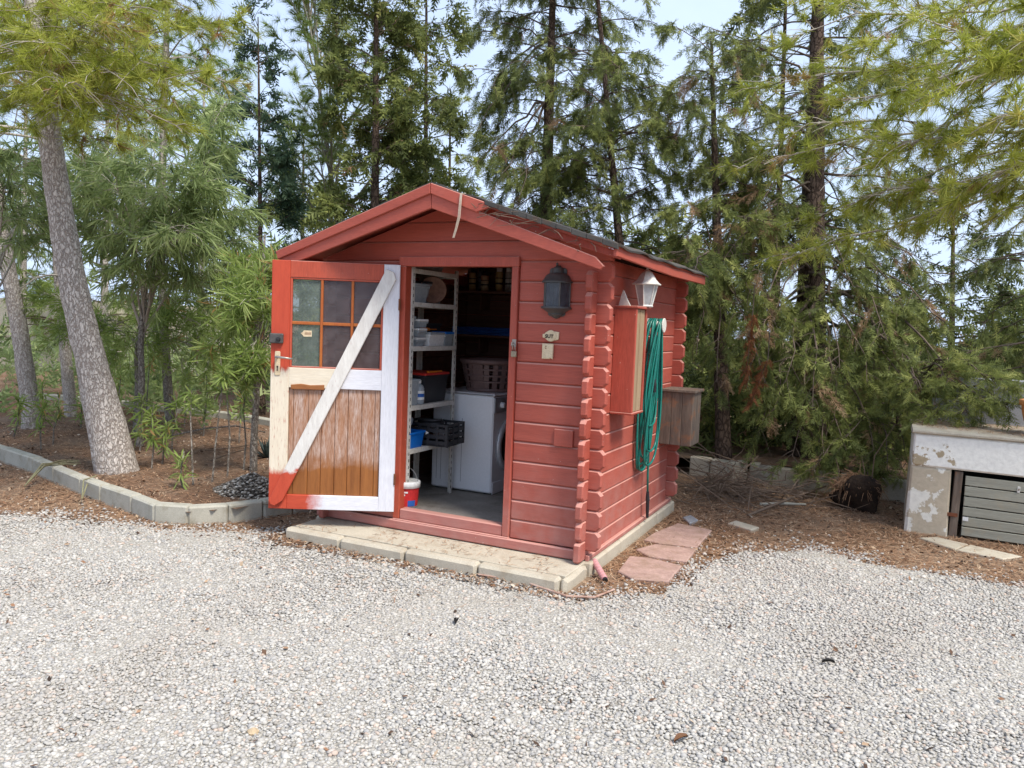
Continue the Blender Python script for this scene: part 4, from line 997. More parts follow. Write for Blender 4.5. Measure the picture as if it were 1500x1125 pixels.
add_needles(needles(30000, scatter(-9, -2.2, -.9, 4.0, lambda X, Y: inside(bedL, X, Y)), -.045))
add_needles(needles(20000, scatter(-9, -1.9, -1.1, .6, lambda X, Y: (sdist(GP, X, Y) < .12) & ~inside(bedL, X, Y) & clear_of_shed(X, Y)), GZ))
add_needles(needles(9000, scatter(-8, 4, -2.2, 2.0, lambda X, Y: (sdist(GP, X, Y) > 0) & (sdist(GP, X, Y) < .8*nr.random(len(X))**2.0) & clear_of_shed(X, Y)), GZ+.012))
add_needles(needles(420, scatter(-2.2, -.12, -.38, -.04, lambda X, Y: wav(X, Y, 6.0) > -.4), -.072, .03, .08))
add_needles(needles(350, scatter(-2.3, 0, -.56, -.42, lambda X, Y: nr.random(len(X)) < .8), GZ+.006))
setp(mesh_np('pine_needles', np.concatenate(nV), np.concatenate(nT), MT['needle_dry'], None, np.concatenate(nC)), 'fallen brown pine needles strewn over soil and gravel edge', kind='stuff')

# dead leaf scraps and bark flakes among the needles
def flakes(n, fx, z):
    X, Y = fx(n); n = len(X); a = nr.uniform(0, 6.283, n); L = nr.uniform(.006, .022, n); w = L*nr.uniform(.3, .7, n); tl = nr.normal(0, .35, n); t2 = nr.normal(0, .35, n)
    d = np.stack([np.cos(a), np.sin(a), tl], -1)*L[:, None]; s = np.stack([-np.sin(a), np.cos(a), t2], -1)*w[:, None]
    c = np.stack([X, Y, z+nr.uniform(.004, .012, n)], -1)
    V = np.stack([c-d, c+s, c+d, c-s], 1).reshape(-1, 3); b = np.arange(n)[:, None]*4
    return V, np.concatenate([b+np.array((0, 3, 1)), b+np.array((1, 3, 2))]), np.repeat(nr.random(n), 4)
fV, fT, fC = [], [], []
for t_ in (flakes(9000, scatter(-.2, 3.6, -.6, 4.6, right_ok), GZ), flakes(7000, scatter(-9, -2.2, -.9, 4.0, lambda X, Y: inside(bedL, X, Y)), -.045), flakes(5000, scatter(-9, -1.9, -1.1, .6, lambda X, Y: (sdist(GP, X, Y) < .25) & ~inside(bedL, X, Y) & clear_of_shed(X, Y)), GZ), flakes(450, scatter(-2.35, .1, -.58, -.43, lambda X, Y: nr.random(len(X)) < .9), GZ+.008), flakes(900, scatter(-8, 4.5, -4.2, 1.5, lambda X, Y: (sdist(GP, X, Y) > 0) & clear_of_shed(X, Y)), GZ+.012)):
    k_ = sum(len(x) for x in fV); fV.append(t_[0]); fT.append(t_[1]+k_); fC.append(t_[2])
MT['flake'] = leafmat('dead_leaf_scraps', [(0, (.035, .024, .018)), (.4, (.12, .07, .045)), (.75, (.28, .15, .085)), (.93, (.45, .33, .22)), (1, (.6, .55, .47))], .1, .85)
setp(mesh_np('leaf_litter', np.concatenate(fV), np.concatenate(fT), MT['flake'], None, np.concatenate(fC)), 'brown leaf scraps and bark flakes scattered over the soil', kind='stuff')

# ------------------------------------------------------------------ step in front of the shed, footing, flagstones
st_ = thing('concrete_step', 'beige concrete doorstep edged with kerb blocks below the shed front', 'doorstep', (0, 0, 0))
obj('slab', MB().box(-2.2, -.09, -.335, .03, -.2, -.0705, .004), MT['conc_pale'], st_)
jx = [-2.228, -1.733, -1.205, -.659, -.103]
for a_, b_ in zip(jx[:-1], jx[1:]):
    obj('edge_block', MB().slab(rect(a_+.004, -.2, b_-.004, -.069+random.uniform(-.004, .003), .016), .085, .018, o=(0, -.425+random.uniform(-.006, .006), 0)), MT['conc_pale'], st_)
obj('edge_block', MB().slab(rect(-.33, -.2, .02, -.074, .016), .08, .018, o=(-2.285, 0, 0), ea=(0, -1, 0), en=(-1, 0, 0)), MT['conc_pale'], st_)
rough = MB().slab([(-.40, -.2), (-.02, -.2), (-.015, -.09), (-.1, -.072), (-.25, -.085), (-.39, -.078)], .05, .02, o=(-.062, 0, 0), ea=(0, 1, 0), en=(1, 0, 0))
obj('broken_edge', rough, MT['conc_pale'], st_)
ft = part('footing', shed)
yy = [-.02, .07, .62, 1.12, 1.6, 2.16]
for a_, b_ in zip(yy[:-1], yy[1:]):
    obj('block', MB().slab(rect(a_+.003, -.2, b_-.003, -.066, .010), .1, .012, o=(-.045+random.uniform(-.005, .005), 0, 0), ea=(0, 1, 0), en=(1, 0, 0)), MT['conc_pale'], ft)
flags = [('big pink flagstone farthest along the shed side', [(943, 790), (958, 780), (993, 766), (1043, 776), (1021, 801), (965, 795)]),
         ('pink flagstone in the middle of the three beside the shed', [(931, 804), (960, 796.5), (1020, 803.5), (1006, 822), (950, 814)]),
         ('pink flagstone next to the broken pipe at the shed corner', [(905, 836), (922, 814), (950, 816.5), (999, 828), (979, 851), (928, 847)]),
         ('small pale flat stone half buried in pine needles', [(1066, 766), (1078, 762), (1112, 772), (1100, 776)]),
         ('small bluish slate piece beyond the pink flagstones', [(1000, 757), (1012, 754), (1023, 761), (1010, 766)])]
for lab, pp in flags:
    w = [G(x, y, -.128) for x, y in pp]; c = np.mean(w, 0); w = [(x-c[0], y-c[1]) for x, y in w]
    ar = sum(w[i][0]*w[(i+1) % len(w)][1]-w[(i+1) % len(w)][0]*w[i][1] for i in range(len(w)))
    if ar < 0: w = w[::-1]
    o = setp(obj('flagstone', MB().slab(w, .05, .006, ea=(1, 0, 0), eb=(0, 1, 0), en=(0, 0, 1)), MT['flag'] if 'pink' in lab and 'bluish' not in lab else (MT['conc_pale'] if 'pale' in lab else MT['block_grey'])), lab, 'flagstone')
    o.location = (c[0], c[1], -.128)
strip = [G(x, y, -.135) for x, y in ((1345, 787), (1372, 786), (1420, 797), (1500, 815), (1560, 828), (1540, 832), (1470, 819), (1400, 805))]
for i, pr_ in enumerate(([0, 1, 2, 7], [2, 3, 6, 7])):
    w = [strip[k] for k in pr_]; c = np.mean(w, 0); w = [(x-c[0], y-c[1]) for x, y in w]
    ar = sum(w[i2][0]*w[(i2+1) % 4][1]-w[(i2+1) % 4][0]*w[i2][1] for i2 in range(4)); w = w if ar > 0 else w[::-1]
    o = setp(obj('edging_stone', MB().slab(inset(w, .006), .05, .006, ea=(1, 0, 0), eb=(0, 1, 0), en=(0, 0, 1)), MT['conc_pale']), ('short flat edging stone next to the store pillar', 'long flat edging stone in front of the wooden hatch')[i], 'stone')
    o.location = (c[0], c[1], -.135)
# broken pink pipe and a loose cable at the corner of the step
pp = thing('broken_pipe', 'short faded pink ribbed pipe end at the shed corner', 'pipe', (.02, .02, -.12))
a_, b_ = np.array((-.075, .05, .045)), np.array((.055, -.10, -.012)); d_ = b_-a_
obj('tube', MB().tube([a_+d_*u for u in np.linspace(0, 1, 15)], [.02+.0022*(i % 2) for i in range(15)], 14), MT['pink_pipe'], pp)
obj('tube_end', MB().tube([b_-d_*.02, b_+d_*.08], .0165, 12), MT['ink'], pp)
g0, g1, g2, g3, g4 = (np.array((*G(x, y), GZ+.02)) for x, y in ((700, 846), (765, 856), (830, 878), (870, 880), (900, 868)))
setp(obj('loose_cable', MB().tube([g0, g1, g2, g3, g4], [.006, .006, .007, .007, .005], 8), simple('dusty_pink_cable', (.5, .36, .3), (.3, .16, .11), 14)), 'dusty cable lying on gravel along the doorstep edge', 'cable')

# ------------------------------------------------------------------ low white store with hatch, block wall, pot
def plaster(name, white, bare, lo, hi, sc=3.0):
    m, nt, bs = new_mat(name); v = coords(nt, 'world', shift=False)
    n1 = noise(nt, v, sc, 7, .62)
    cr = noise(nt, v, 26, 5, .6)
    col = mixc(nt, ramp(nt, n1, [(lo, 0.0), (hi, 1.0)]), white, bare)
    col = mixc(nt, 1.0, col, ramp(nt, cr, [(.3, .88), (.6, 1.03)]), 'MULTIPLY')
    lk(nt, col, bs.inputs["Base Color"]); bs.inputs["Roughness"].default_value = .9
    nb = bump(nt, n1, .5, .02); lk(nt, bump(nt, cr, .45, .006, nb), bs.inputs["Normal"]); return m
pl_w = plaster('flaking_white_render', (.86, .855, .79), (.42, .34, .22), .60, .615)
pl_b = plaster('bare_patchy_render', (.5, .43, .32), (.76, .74, .66), .57, .585, 3.6)
ws = thing('white_store', 'low flaking white masonry store with slatted wooden hatch', 'store', (1.82, 2.588, GZ))
WX = 1.9
def ragged(mb, amp, seed):
    r = np.random.default_rng(seed); mb.v = [tuple(np.array(p)+r.uniform(-amp, amp, 3)) for p in mb.v]; return mb
obj('pillar', ragged(MB().slab([(-.02, -.05), (.30, -.05), (.295, .55), (-.005, .553)], .85, .02), .006, 1), pl_b, ws)
obj('lintel', ragged(MB().slab([(.0, .556), (WX, .53), (WX, .815), (.0, .822)], .85, .012, o=(0, -.006, 0)), .004, 2), pl_w, ws)
obj('top_slab', ragged(MB().slab([(-.02, .826), (WX, .82), (WX, .852), (-.015, .857)], 1.1, .008, o=(0, -.03, 0)), .003, 3), MT['conc_pale'], ws)
obj('pillar', MB().slab(rect(1.4, -.05, WX, .53), .85, .01), pl_w, ws)
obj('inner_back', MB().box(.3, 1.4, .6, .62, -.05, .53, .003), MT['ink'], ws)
obj('post', ragged(MB().slab([(.305, -.02), (.365, -.02), (.378, .535), (.318, .537)], .08, .004, o=(0, .012, 0)), .002, 4), MT['old_wood'], ws)
ht = part('hatch', ws)
zb_ = [.015, .095, .178, .26, .345, .43, .515]
for i, (a_, b_) in enumerate(zip(zb_[:-1], zb_[1:])):
    obj('plank', MB().slab([(.395, a_+.004), (1.32, a_-.012), (1.32, b_-.020), (.395, b_-.005)], .022, .004, o=(0, .004+random.uniform(-.002, .002), 0)), MT['gate_wood'], ht)
for x in (.43, 1.2): obj('batten', MB().box(x, x+.06, .028, .046, .02, .5, .003), MT['gate_wood'], ht)
obj('strap_hinge', MB().slab(rect(.26, .165, .36, .195, .004), .006, .002, o=(0, .0, 0)), MT['rust'], ws)
obj('latch', MB().slab(rect(.755, .42, .775, .47, .003), .006, .001, o=(0, -.001, 0)), MT['white_metal'], ht)
obj('latch_bolt', MB().tube([(.765, -.008, .455), (.765, -.008, .435)], .004, 6), MT['steel'], ht)
obj('sticker', MB().slab(rect(.397, .142, .437, .175), .002, .0005, o=(0, -.001, 0)), MT['paper_white'], ht)
bw = thing('block_wall', 'grey concrete block wall behind the white store top', 'wall', (0, 0, 0))
x0 = 1.98
for k, (zz, off) in enumerate(((.70, 0), (.912, .2))):
    for i in range(6):
        xa = x0+off+.405*i
        if k == 1 and xa < 2.1: continue
        obj('block', MB().slab(rect(xa, zz, xa+.395, zz+.205, .004), .19, .008, o=(0, 3.60+random.uniform(-.004, .004), 0)), MT['block_grey'], bw)
obj('footing', MB().box(x0, x0+2.4, 3.605, 3.79, GZ-.02, .699, .004), MT['block_grey'], bw)
pot = thing('terracotta_pot', 'terracotta pot standing on the white store top', 'plant pot', (2.80, 2.95, .708))
obj('body', MB().lathe([(.0, .0), (.12, .0), (.17, .09), (.195, .19), (.2, .235), (.215, .24), (.218, .28), (.2, .285), (.19, .25), (.17, .22), (.0, .215)], 36), MT['terracotta'], pot, True)
obj('soil', MB().lathe([(.185, .24), (.0, .25)], 24), MT['bed'], pot)
# needles on the store top
V, T, c = needles(2600, scatter(1.85, 3.4, 2.6, 3.58, lambda X, Y: (Y > 2.72+.15*wav(X, Y, 4))), .706); setp(mesh_np('pine_needles', V, T, MT['needle_dry'], None, c), 'brown pine needles drifted on the white store top', kind='stuff')

# ------------------------------------------------------------------ brushwood, root ball, stone heap, loose stakes
br = MB(); r3 = np.random.default_rng(17)
for i in range(190):
    c = np.array((r3.normal(.3, .3), r3.normal(3.1, .3), GZ+abs(r3.normal(.07, .07)))); c[0] = max(c[0], .1)
    a = r3.uniform(0, 6.28); L = r3.uniform(.15, .6); d = np.array((math.cos(a), math.sin(a)*.6, r3.normal(0, .28)))*L
    pts = [c-d, c+r3.normal(0, .04, 3), c+d*.6+r3.normal(0, .04, 3), c+d+np.array((0, 0, r3.uniform(-.05, .08)))]
    for p in pts: p[2] = max(p[2], GZ+.006)
    br.tube(pts, np.array((1, .9, .7, .35))*r3.uniform(.002, .0065), 5)
setp(obj('brushwood', br, MT['twig']), 'tangled heap of dry twigs behind the shed corner', 'brushwood', kind='stuff')
rb = thing('root_ball', 'uprooted clump of dark soil with dry roots and dead stems', 'root ball', (*G(1252, 748), GZ))
obj('soil', MB().blob((0, .1, .10), (.21, .18, .15), 12, 3, .5), simple('dark_peaty_soil', (.02, .013, .01), (.045, .028, .018), 12, rough=1, bmp=1, bscale=40, bdist=.03), rb, True)
rt = MB()
for i in range(800):
    a = r3.uniform(0, 6.28); r0 = r3.uniform(.0, .22); s_ = min(.97, r0/.24); p = np.array((.22*s_*math.cos(a), .1+.19*s_*math.sin(a), .10+.175*math.sqrt(1-s_*s_)+r3.uniform(0, .02)))
    q = p+(np.array((math.cos(a)*.05, math.sin(a)*.04-.02, -r3.uniform(-.03, .10)))+r3.normal(0, .04, 3))*r3.uniform(.3, 1.3)
    rt.tube([p, (p+q)/2+np.array((0, 0, .025)), q], [.003, .0026, .0014], 4)
setp(obj('roots', rt, simple('dry_roots', (.33, .2, .12), (.22, .125, .07), 30, rough=.9), rb), kind='stuff')
for i, (dx, h) in enumerate(((-.17, .26), (.05, .3), (.12, .62))):
    obj('stem', MB().tube([(dx, .1, .2), (dx+.01, .1, .2+h*.5), (dx+(.16 if i == 2 else -.03), .1, .2+h)], [.006, .005, .002], 6), MT['twig'], rb)
def stake(name, a, b, r, lab, cat, mat=None, grp=None):
    setp(obj(name, MB().tube([a, (np.array(a)+np.array(b))/2+np.array((0, 0, .01)), b], [r, r, r*.8], 7), mat or MT['twig']), lab, cat, grp)
stake('dead_branch', (*G(1095, 757), GZ+.012), np.array(on(1210, 712, 'y', 3.75)), .012, 'straight dead branch leaning on the back kerb', 'branch')
stake('dead_branch', (*G(1113, 741), GZ+.015), (*G(1180, 742), GZ+.02), .014, 'short grey branch lying on needles before the back kerb', 'branch', MT['concrete'])
# cone-like pebble heap by the kerb
hp_ = setp(bpy.data.objects.new('pebble_heap', None), 'heap of dark and pale pebbles behind the kerb by the door', 'pebble heap', kind='stuff'); COL.objects.link(hp_)
hc = np.array((*G(352, 722, -.03), -.05)); n = 1500
rr_ = np.sqrt(nr.random(n))*.36; aa = nr.uniform(0, 6.28, n); hx = .17*np.clip(1-rr_/.37, 0, 1)
P = np.stack([hc[0]+rr_*np.cos(aa), hc[1]+.14+rr_*.75*np.sin(aa), hc[2]+hx+nr.uniform(-.006, .006, n)], -1)
V, T, tt = pebbles(P, nr.uniform(.008, .018, n), nr.random(n)); 
mh, nt, bs = new_mat('mixed_dark_pebbles'); a = nd(nt, "ShaderNodeAttribute", attribute_name="tint")
lk(nt, ramp(nt, a.outputs["Fac"], [(0, (.06, .05, .04)), (.45, (.14, .115, .09)), (.75, (.28, .25, .21)), (1, (.6, .57, .52))]), bs.inputs["Base Color"]); bs.inputs["Roughness"].default_value = .85
mesh_np('pebbles', V, T, mh, hp_, tt)
core = MB(); core.lathe([(.0, .16), (.1, .12), (.22, .06), (.34, .0)], 20, (hc[0], hc[1]+.14, hc[2]-.006), 0, 2*math.pi, 1, .75); obj('heap_core', core, mh, hp_, True)
# ------------------------------------------------------------------ trees and plants
tr_ = np.random.default_rng(31)
def unit(v): return v/(np.linalg.norm(v, axis=-1, keepdims=True)+1e-12)
def T_pine(n, L=.085, w=.0013, lo=12, hi=68):
    V = []
    for i in range(n):
        ph = math.radians(tr_.uniform(lo, hi)); a = tr_.uniform(0, 6.283); z0 = tr_.uniform(-.03, .03); l = L*tr_.uniform(.75, 1.15)
        d = np.array((math.sin(ph)*math.cos(a), math.sin(ph)*math.sin(a), math.cos(ph))); s = np.cross(d, (0, 0, 1)); s = s/(np.linalg.norm(s)+1e-9)*w
        b = np.array((0, 0, z0)); V += [b-s, b+s, b+d*l]
    return np.array(V), np.arange(3*n).reshape(-1, 3)
def T_cyp(k=11, width=.026, sub=2):
    V, T = [], []
    def tri(p, d, l, w):
        s = unit(np.cross(d, np.array((.3, 1.0, .2))))*w; n = len(V); V.extend([p-s, p+s, p+d*l]); T.append((n, n+1, n+2))
    tri(np.zeros(3), np.array((0, 0, 1.0)), 1.0, .018)
    for i in range(k):
        t = .08+.86*(i+tr_.uniform(-.3, .3))/k; sd = 1 if i % 2 else -1; a = math.radians(tr_.uniform(28, 52))
        d = unit(np.array((sd*math.sin(a), tr_.normal(0, .38), math.cos(a)))); l = (.46-.3*t)*tr_.uniform(.7, 1.2); p = np.array((0, 0, t))
        tri(p, d, l, width)
        for q in range(sub):
            u = .3+.3*q; e = unit(d+np.array((-sd*.25 if q % 2 else sd*.45, tr_.normal(0, .3), .35 if q % 2 else -.1)))
            tri(p+d*l*u, e, l*.5, width*.85)
    return np.array(V), np.array(T)
def T_leaves(n=6, wd=.052, droop=.9, spread=70, seg=3):
    V, T = [], []
    for i in range(n):
        a = tr_.uniform(0, 6.283); ph = math.radians(tr_.uniform(15, spread)); d = np.array((math.sin(ph)*math.cos(a), math.sin(ph)*math.sin(a), math.cos(ph)))
        p = np.array((0, 0, tr_.uniform(-.25, .15))); l = tr_.uniform(.7, 1.1); k = len(V)
        s = unit(np.cross(d, np.array((0.1, 0.2, 1))))
        for j in range(seg+1):
            u = j/seg; w = wd*l*(math.sin(math.pi*(.06+.9*u)))**.8 if j < seg else .003
            V += [p-s*w, p+s*w]
            d = unit(d+np.array((0, 0, -droop/seg))*1.0) if droop else d; p = p+d*l/seg
        for j in range(seg): T += [(k+2*j, k+2*j+1, k+2*j+3), (k+2*j, k+2*j+3, k+2*j+2)]
    return np.array(V), np.array(T)
def stack(f, n): 
    t = [f() for _ in range(n)]; return np.array([x[0] for x in t]), t[0][1]
TP_PINE = stack(lambda: T_pine(19, .10, .0027, 10, 75), 8)
TP_PINE_FAR = stack(lambda: T_pine(16, .12, .0036), 6)
TP_CYP = stack(lambda: T_cyp(15, .024, 1), 10)
TP_CYP_FAR = stack(lambda: T_cyp(8, .05, 1), 6)
TP_LEAF = stack(lambda: T_leaves(5, .036, .25, 55), 8)              # leaf sprays that hang in world space are made with keep_up
TP_NODE = stack(lambda: T_leaves(3, .055, .9, 85), 8)
TP_BAMB = stack(lambda: T_leaves(7, .034, .8, 60), 8)
def place(tmpl, P, D, S, tint, keep_up=False):
    TV, TT = tmpl; n = len(P); k = tr_.integers(0, len(TV), n); V = TV[k]
    if keep_up:
        a = tr_.uniform(0, 6.283, n); X = np.stack([np.cos(a), np.sin(a), 0*a], -1); Yv = np.stack([-np.sin(a), np.cos(a), 0*a], -1); Z = np.tile((0, 0, 1.0), (n, 1))
        Z = unit(Z*.55+unit(D)*.8); X = unit(X-Z*(X*Z).sum(-1, keepdims=True)); Yv = np.cross(Z, X)
    else:
        Z = unit(D); r = tr_.standard_normal((n, 3)); X = unit(r-Z*(r*Z).sum(-1, keepdims=True)); Yv = np.cross(Z, X)
    W = P[:, None]+S[:, None, None]*(V[..., :1]*X[:, None]+V[..., 1:2]*Yv[:, None]+V[..., 2:]*Z[:, None])
    m = TV.shape[1]
    T = (TT[None]+(np.arange(n)*m)[:, None, None]).reshape(-1, 3)
    return W.reshape(-1, 3), T, np.repeat(tint, m)
def tubes(paths, r0, r1, n=3):
    N, K, _ = paths.shape
    Tn = unit(np.gradient(paths, axis=1)); a = np.array((.31, .57, .76))
    X = unit(np.cross(Tn, a)); Yv = np.cross(Tn, X)
    rad = (r0[:, None]+(r1-r0)[:, None]*np.linspace(0, 1, K)[None])[..., None, None]
    ang = np.arange(n)*2*math.pi/n
    V = paths[:, :, None]+rad*(np.cos(ang)[:, None]*X[:, :, None]+np.sin(ang)[:, None]*Yv[:, :, None])
    i = np.arange(n); j = (i+1) % n
    q = np.stack([i, j, j+n, i+n], -1)
    Q = (q[None, None]+(np.arange(K-1)*n)[None, :, None, None]+(np.arange(N)*K*n)[:, None, None, None]).reshape(-1, 4)
    return V.reshape(-1, 3), Q
def grow(P, D, L, K, droop, wander):
    """N curved shoots: start points, directions, lengths -> paths (N,K,3)"""
    N = len(P); out = np.zeros((N, K, 3)); out[:, 0] = P; d = unit(D); step = (L/(K-1))[:, None]
    for i in range(1, K):
        d = unit(d+np.array((0, 0, -1.0))*(droop/(K-1) if np.isscalar(droop) else (droop/(K-1))[:, None])+tr_.standard_normal((N, 3))*wander)
        out[:, i] = out[:, i-1]+d*step
    return out
def along(paths, idx, t):
    K = paths.shape[1]; f = t*(K-1); i = np.clip(f.astype(int), 0, K-2); u = (f-i)[:, None]
    a, b = paths[idx, i], paths[idx, i+1]
    return a+(b-a)*u, unit(b-a)
def bark(name, c1, c2, c3, sc=14):
    m, nt, bs = new_mat(name); v = coords(nt, 'world', (1, 1, .45), shift=False)
    vo = nd(nt, "ShaderNodeTexVoronoi", Scale=sc*2.0); vo.feature = 'DISTANCE_TO_EDGE'
    nz = nd(nt, "ShaderNodeTexNoise", Scale=sc*1.2, Detail=4.0); lk(nt, v, nz.inputs["Vector"])
    ad = nd(nt, "ShaderNodeVectorMath", operation='MULTIPLY_ADD'); lk(nt, nz.outputs["Color"], ad.inputs[0]); ad.inputs[1].default_value = (.09, .09, .09); lk(nt, v, ad.inputs[2]); lk(nt, ad.outputs[0], vo.inputs["Vector"])
    plate = ramp(nt, vo.outputs["Distance"], [(.0, 0.0), (.16, 1.0)])
    col = mixc(nt, plate, c3, mixc(nt, noise(nt, v, 5, 5), c1, c2))
    col = mixc(nt, 1.0, col, ramp(nt, noise(nt, v, 60, 4, .7), [(.3, .7), (.7, 1.2)]), 'MULTIPLY')
    lk(nt, col, bs.inputs["Base Color"]); bs.inputs["Roughness"].default_value = .95; bs.inputs["Specular IOR Level"].default_value = .1
    h = nd(nt, "ShaderNodeMath", operation='ADD'); lk(nt, plate, h.inputs[0]); lk(nt, noise(nt, v, 50, 4), h.inputs[1])
    lk(nt, bump(nt, h.outputs[0], .8, .012), bs.inputs["Normal"]); return m
B_PINE = bark('grey_pine_bark', (.62, .57, .52), (.52, .465, .42), (.34, .28, .24), 19)
B_CYP = bark('dark_cypress_bark', (.16, .115, .09), (.10, .07, .055), (.05, .035, .028), 12)
B_GREY = bark('pale_smooth_bark', (.36, .33, .29), (.27, .245, .21), (.15, .12, .1), 20)
B_TWIG = simple('twig_bark', (.46, .42, .37), (.30, .26, .22), 6, rough=.95, bmp=0, space='world')
B_TWIG_D = simple('dark_twig_bark', (.15, .115, .09), (.085, .062, .05), 6, rough=.95, bmp=0, space='world')
F_PINE = leafmat('bright_pine_needles', [(0, (.2, .235, .035)), (.45, (.36, .4, .065)), (.85, (.52, .54, .12)), (.93, (.48, .4, .12)), (1, (.34, .18, .085))], .5)
F_PINE_D = leafmat('deep_pine_needles', [(0, (.09, .14, .035)), (.5, (.18, .25, .06)), (1, (.32, .40, .11))], .5)
F_CYP = leafmat('cypress_scales', [(0, (.065, .085, .03)), (.4, (.16, .195, .06)), (.75, (.29, .325, .095)), (.9, (.41, .43, .135)), (.94, (.36, .26, .15)), (1, (.4, .25, .15))], .45)
F_CYPB = leafmat('blue_green_cypress', [(0, (.035, .07, .045)), (.5, (.08, .135, .08)), (1, (.16, .22, .11))], .4)
F_ACA = leafmat('acacia_leaves', [(0, (.14, .19, .075)), (.5, (.3, .38, .15)), (1, (.5, .57, .27))], .5, .35)
F_BAMB = leafmat('yellow_green_leaves', [(0, (.13, .19, .04)), (.5, (.25, .34, .085)), (.92, (.40, .47, .17)), (1, (.5, .3, .12))], .5, .45)
F_DEAD = leafmat('dead_rust_foliage', [(0, (.16, .055, .022)), (1, (.34, .13, .05))], .25, .7)
NTRI = [0]
def trunk_mesh(pts, rad, n=14, seg=5, seed=0, flare=True, lump=.05):
    pts = np.array(pts, float); rad = np.array(rad, float); K = len(pts); t = np.linspace(0, K-1, (K-1)*seg+1)
    P = np.stack([np.interp(t, range(K), pts[:, i]) for i in range(3)], -1)
    for _ in range(3): P[1:-1] = (P[:-2]+2*P[1:-1]+P[2:])/4
    R = np.interp(t, range(K), rad)
    if flare: R = R*(1+.16*np.exp(-t*2.0))
    return MB().tube(P, R, n, True, lump, seed)
def make_tree(name, label, cat, trunk, rad, barkm, leafm, twigm, tmpl, *, nb=40, t0=.25, t1=1.0, blen=lambda u: 1.5*(1-u)+.3, elev=lambda u: 10+40*u, bdroop=.5, bw=.12,
              ntw=9, tlen=.5, tang=50, tdroop=.5, tw=.12, nf=6, fs=(.8, 1.2), tint=(.45, .25), az=None, boughs=(), group=None, br=.018, keep_up=False, gtint=.0, hang=0.0, lump=.05, dead=0.0, tstart=.25, sides=14, bare=.08):
    trunk, rad = [np.array(p, float) for p in trunk], list(rad)
    if trunk[0][2] > -.10:                      # carry the stem down into the soil
        trunk.insert(0, np.array((trunk[0][0], trunk[0][1], -.17))); rad.insert(0, rad[0]*1.05)
    root = thing(name, label, cat, trunk[0], group=group)
    o3 = np.array(trunk[0], float)
    tp = np.array(trunk, float)-o3; rad = np.array(rad, float)
    smooth_by_angle(obj('trunk', trunk_mesh(tp, rad, sides, lump=lump, seed=len(label)), barkm, root), 60)
    seg = np.linalg.norm(np.diff(tp, axis=0), axis=1); cum = np.concatenate([[0], np.cumsum(seg)])/seg.sum()
    paths = []
    if nb:
        u = np.sort(tr_.uniform(t0, t1, nb)); P = np.stack([np.interp(u, cum, tp[:, i]) for i in range(3)], -1)
        a = tr_.uniform(0, 6.283, nb) if az is None else tr_.uniform(az[0], az[1], nb)
        v = (u-t0)/(t1-t0); e = np.radians(elev(v)+tr_.normal(0, 9, nb)); L = blen(v)*tr_.uniform(.65, 1.2, nb)
        D = np.stack([np.cos(a)*np.cos(e), np.sin(a)*np.cos(e), np.sin(e)], -1)
        paths.append(grow(P, D, L, 8, bdroop, bw)); bl = L
    else: bl = np.zeros(0)
    if len(boughs):
        Q = []
        for A, B, sag in boughs:
            A, B = np.array(A)-o3, np.array(B)-o3; s = np.linspace(0, 1, 8)[:, None]
            q = A+(B-A)*s+np.array((0, 0, 1.0))*sag*np.sin(math.pi*s); q[1:-1] += tr_.normal(0, .03, (6, 3))*np.linalg.norm(B-A)*.6; Q.append(q)
        Q = np.array(Q); paths.append(Q); bl = np.concatenate([bl, np.linalg.norm(Q[:, -1]-Q[:, 0], axis=1)])
    paths = np.concatenate(paths)
    WV, WQ = tubes(paths, np.clip(br*bl/1.5, .006, .06), np.full(len(paths), .003), 5)
    # twigs
    cnt = np.maximum(3, (ntw*np.clip(bl/1.2, .4, 3.0)).astype(int)); idx = np.repeat(np.arange(len(paths)), cnt); n = len(idx)
    t = tstart+(1-tstart)*tr_.random(n)**.85
    P, d = along(paths, idx, t)
    side = tr_.choice((-1.0, 1.0), n)[:, None]; up = np.tile((0, 0, 1.0), (n, 1)); h = unit(np.cross(d, up)); an = np.radians(tr_.normal(tang, 14, n))[:, None]
    D = unit(d*np.cos(an)+h*side*np.sin(an)+up*tr_.normal(.08, .28, (n, 1)))
    L = tlen*tr_.uniform(.55, 1.25, n)*(1.1-.45*t)
    tw_ = grow(P, D, L, 5, tdroop, tw)
    TV, TQ = tubes(tw_, np.full(n, .0045), np.full(n, .0018), 3)
    o = mesh_np('branches', np.concatenate([WV, TV]), np.concatenate([WQ, TQ+len(WV)]), twigm, root); setp(o, kind='stuff')
    # foliage
    leafy = np.flatnonzero(tr_.random(n) >= bare); idx = np.repeat(leafy, nf); m = len(idx); t = .12+.88*tr_.random(m)**.8
    P, d = along(tw_, idx, t)
    D = unit(d+tr_.standard_normal((m, 3))*.45+np.array((0, 0, -hang)))
    btint = tr_.normal(0, .5, n)[idx]*.35
    tn = np.clip(tint[0]+tint[1]*(.75*tr_.standard_normal(m)+btint*2)+gtint*(P[:, 2]/max(.1, tp[-1][2])), 0, 1)
    if dead: tn = np.where(tr_.random(n)[idx] < dead, .97, np.minimum(tn, .9))
    S = tr_.uniform(fs[0], fs[1], m)
    V, T, c = place(tmpl, P, D, S, tn, keep_up)
    mesh_np('crown', V, T, leafm, root, c); NTRI[0] += len(T)
    return root
def W(pts):                                     # trunk given as photo pixels with depths
    return [at(*p) for p in pts]
def R(px, dep): return [p*d/FPX for p, d in zip(px, dep)]

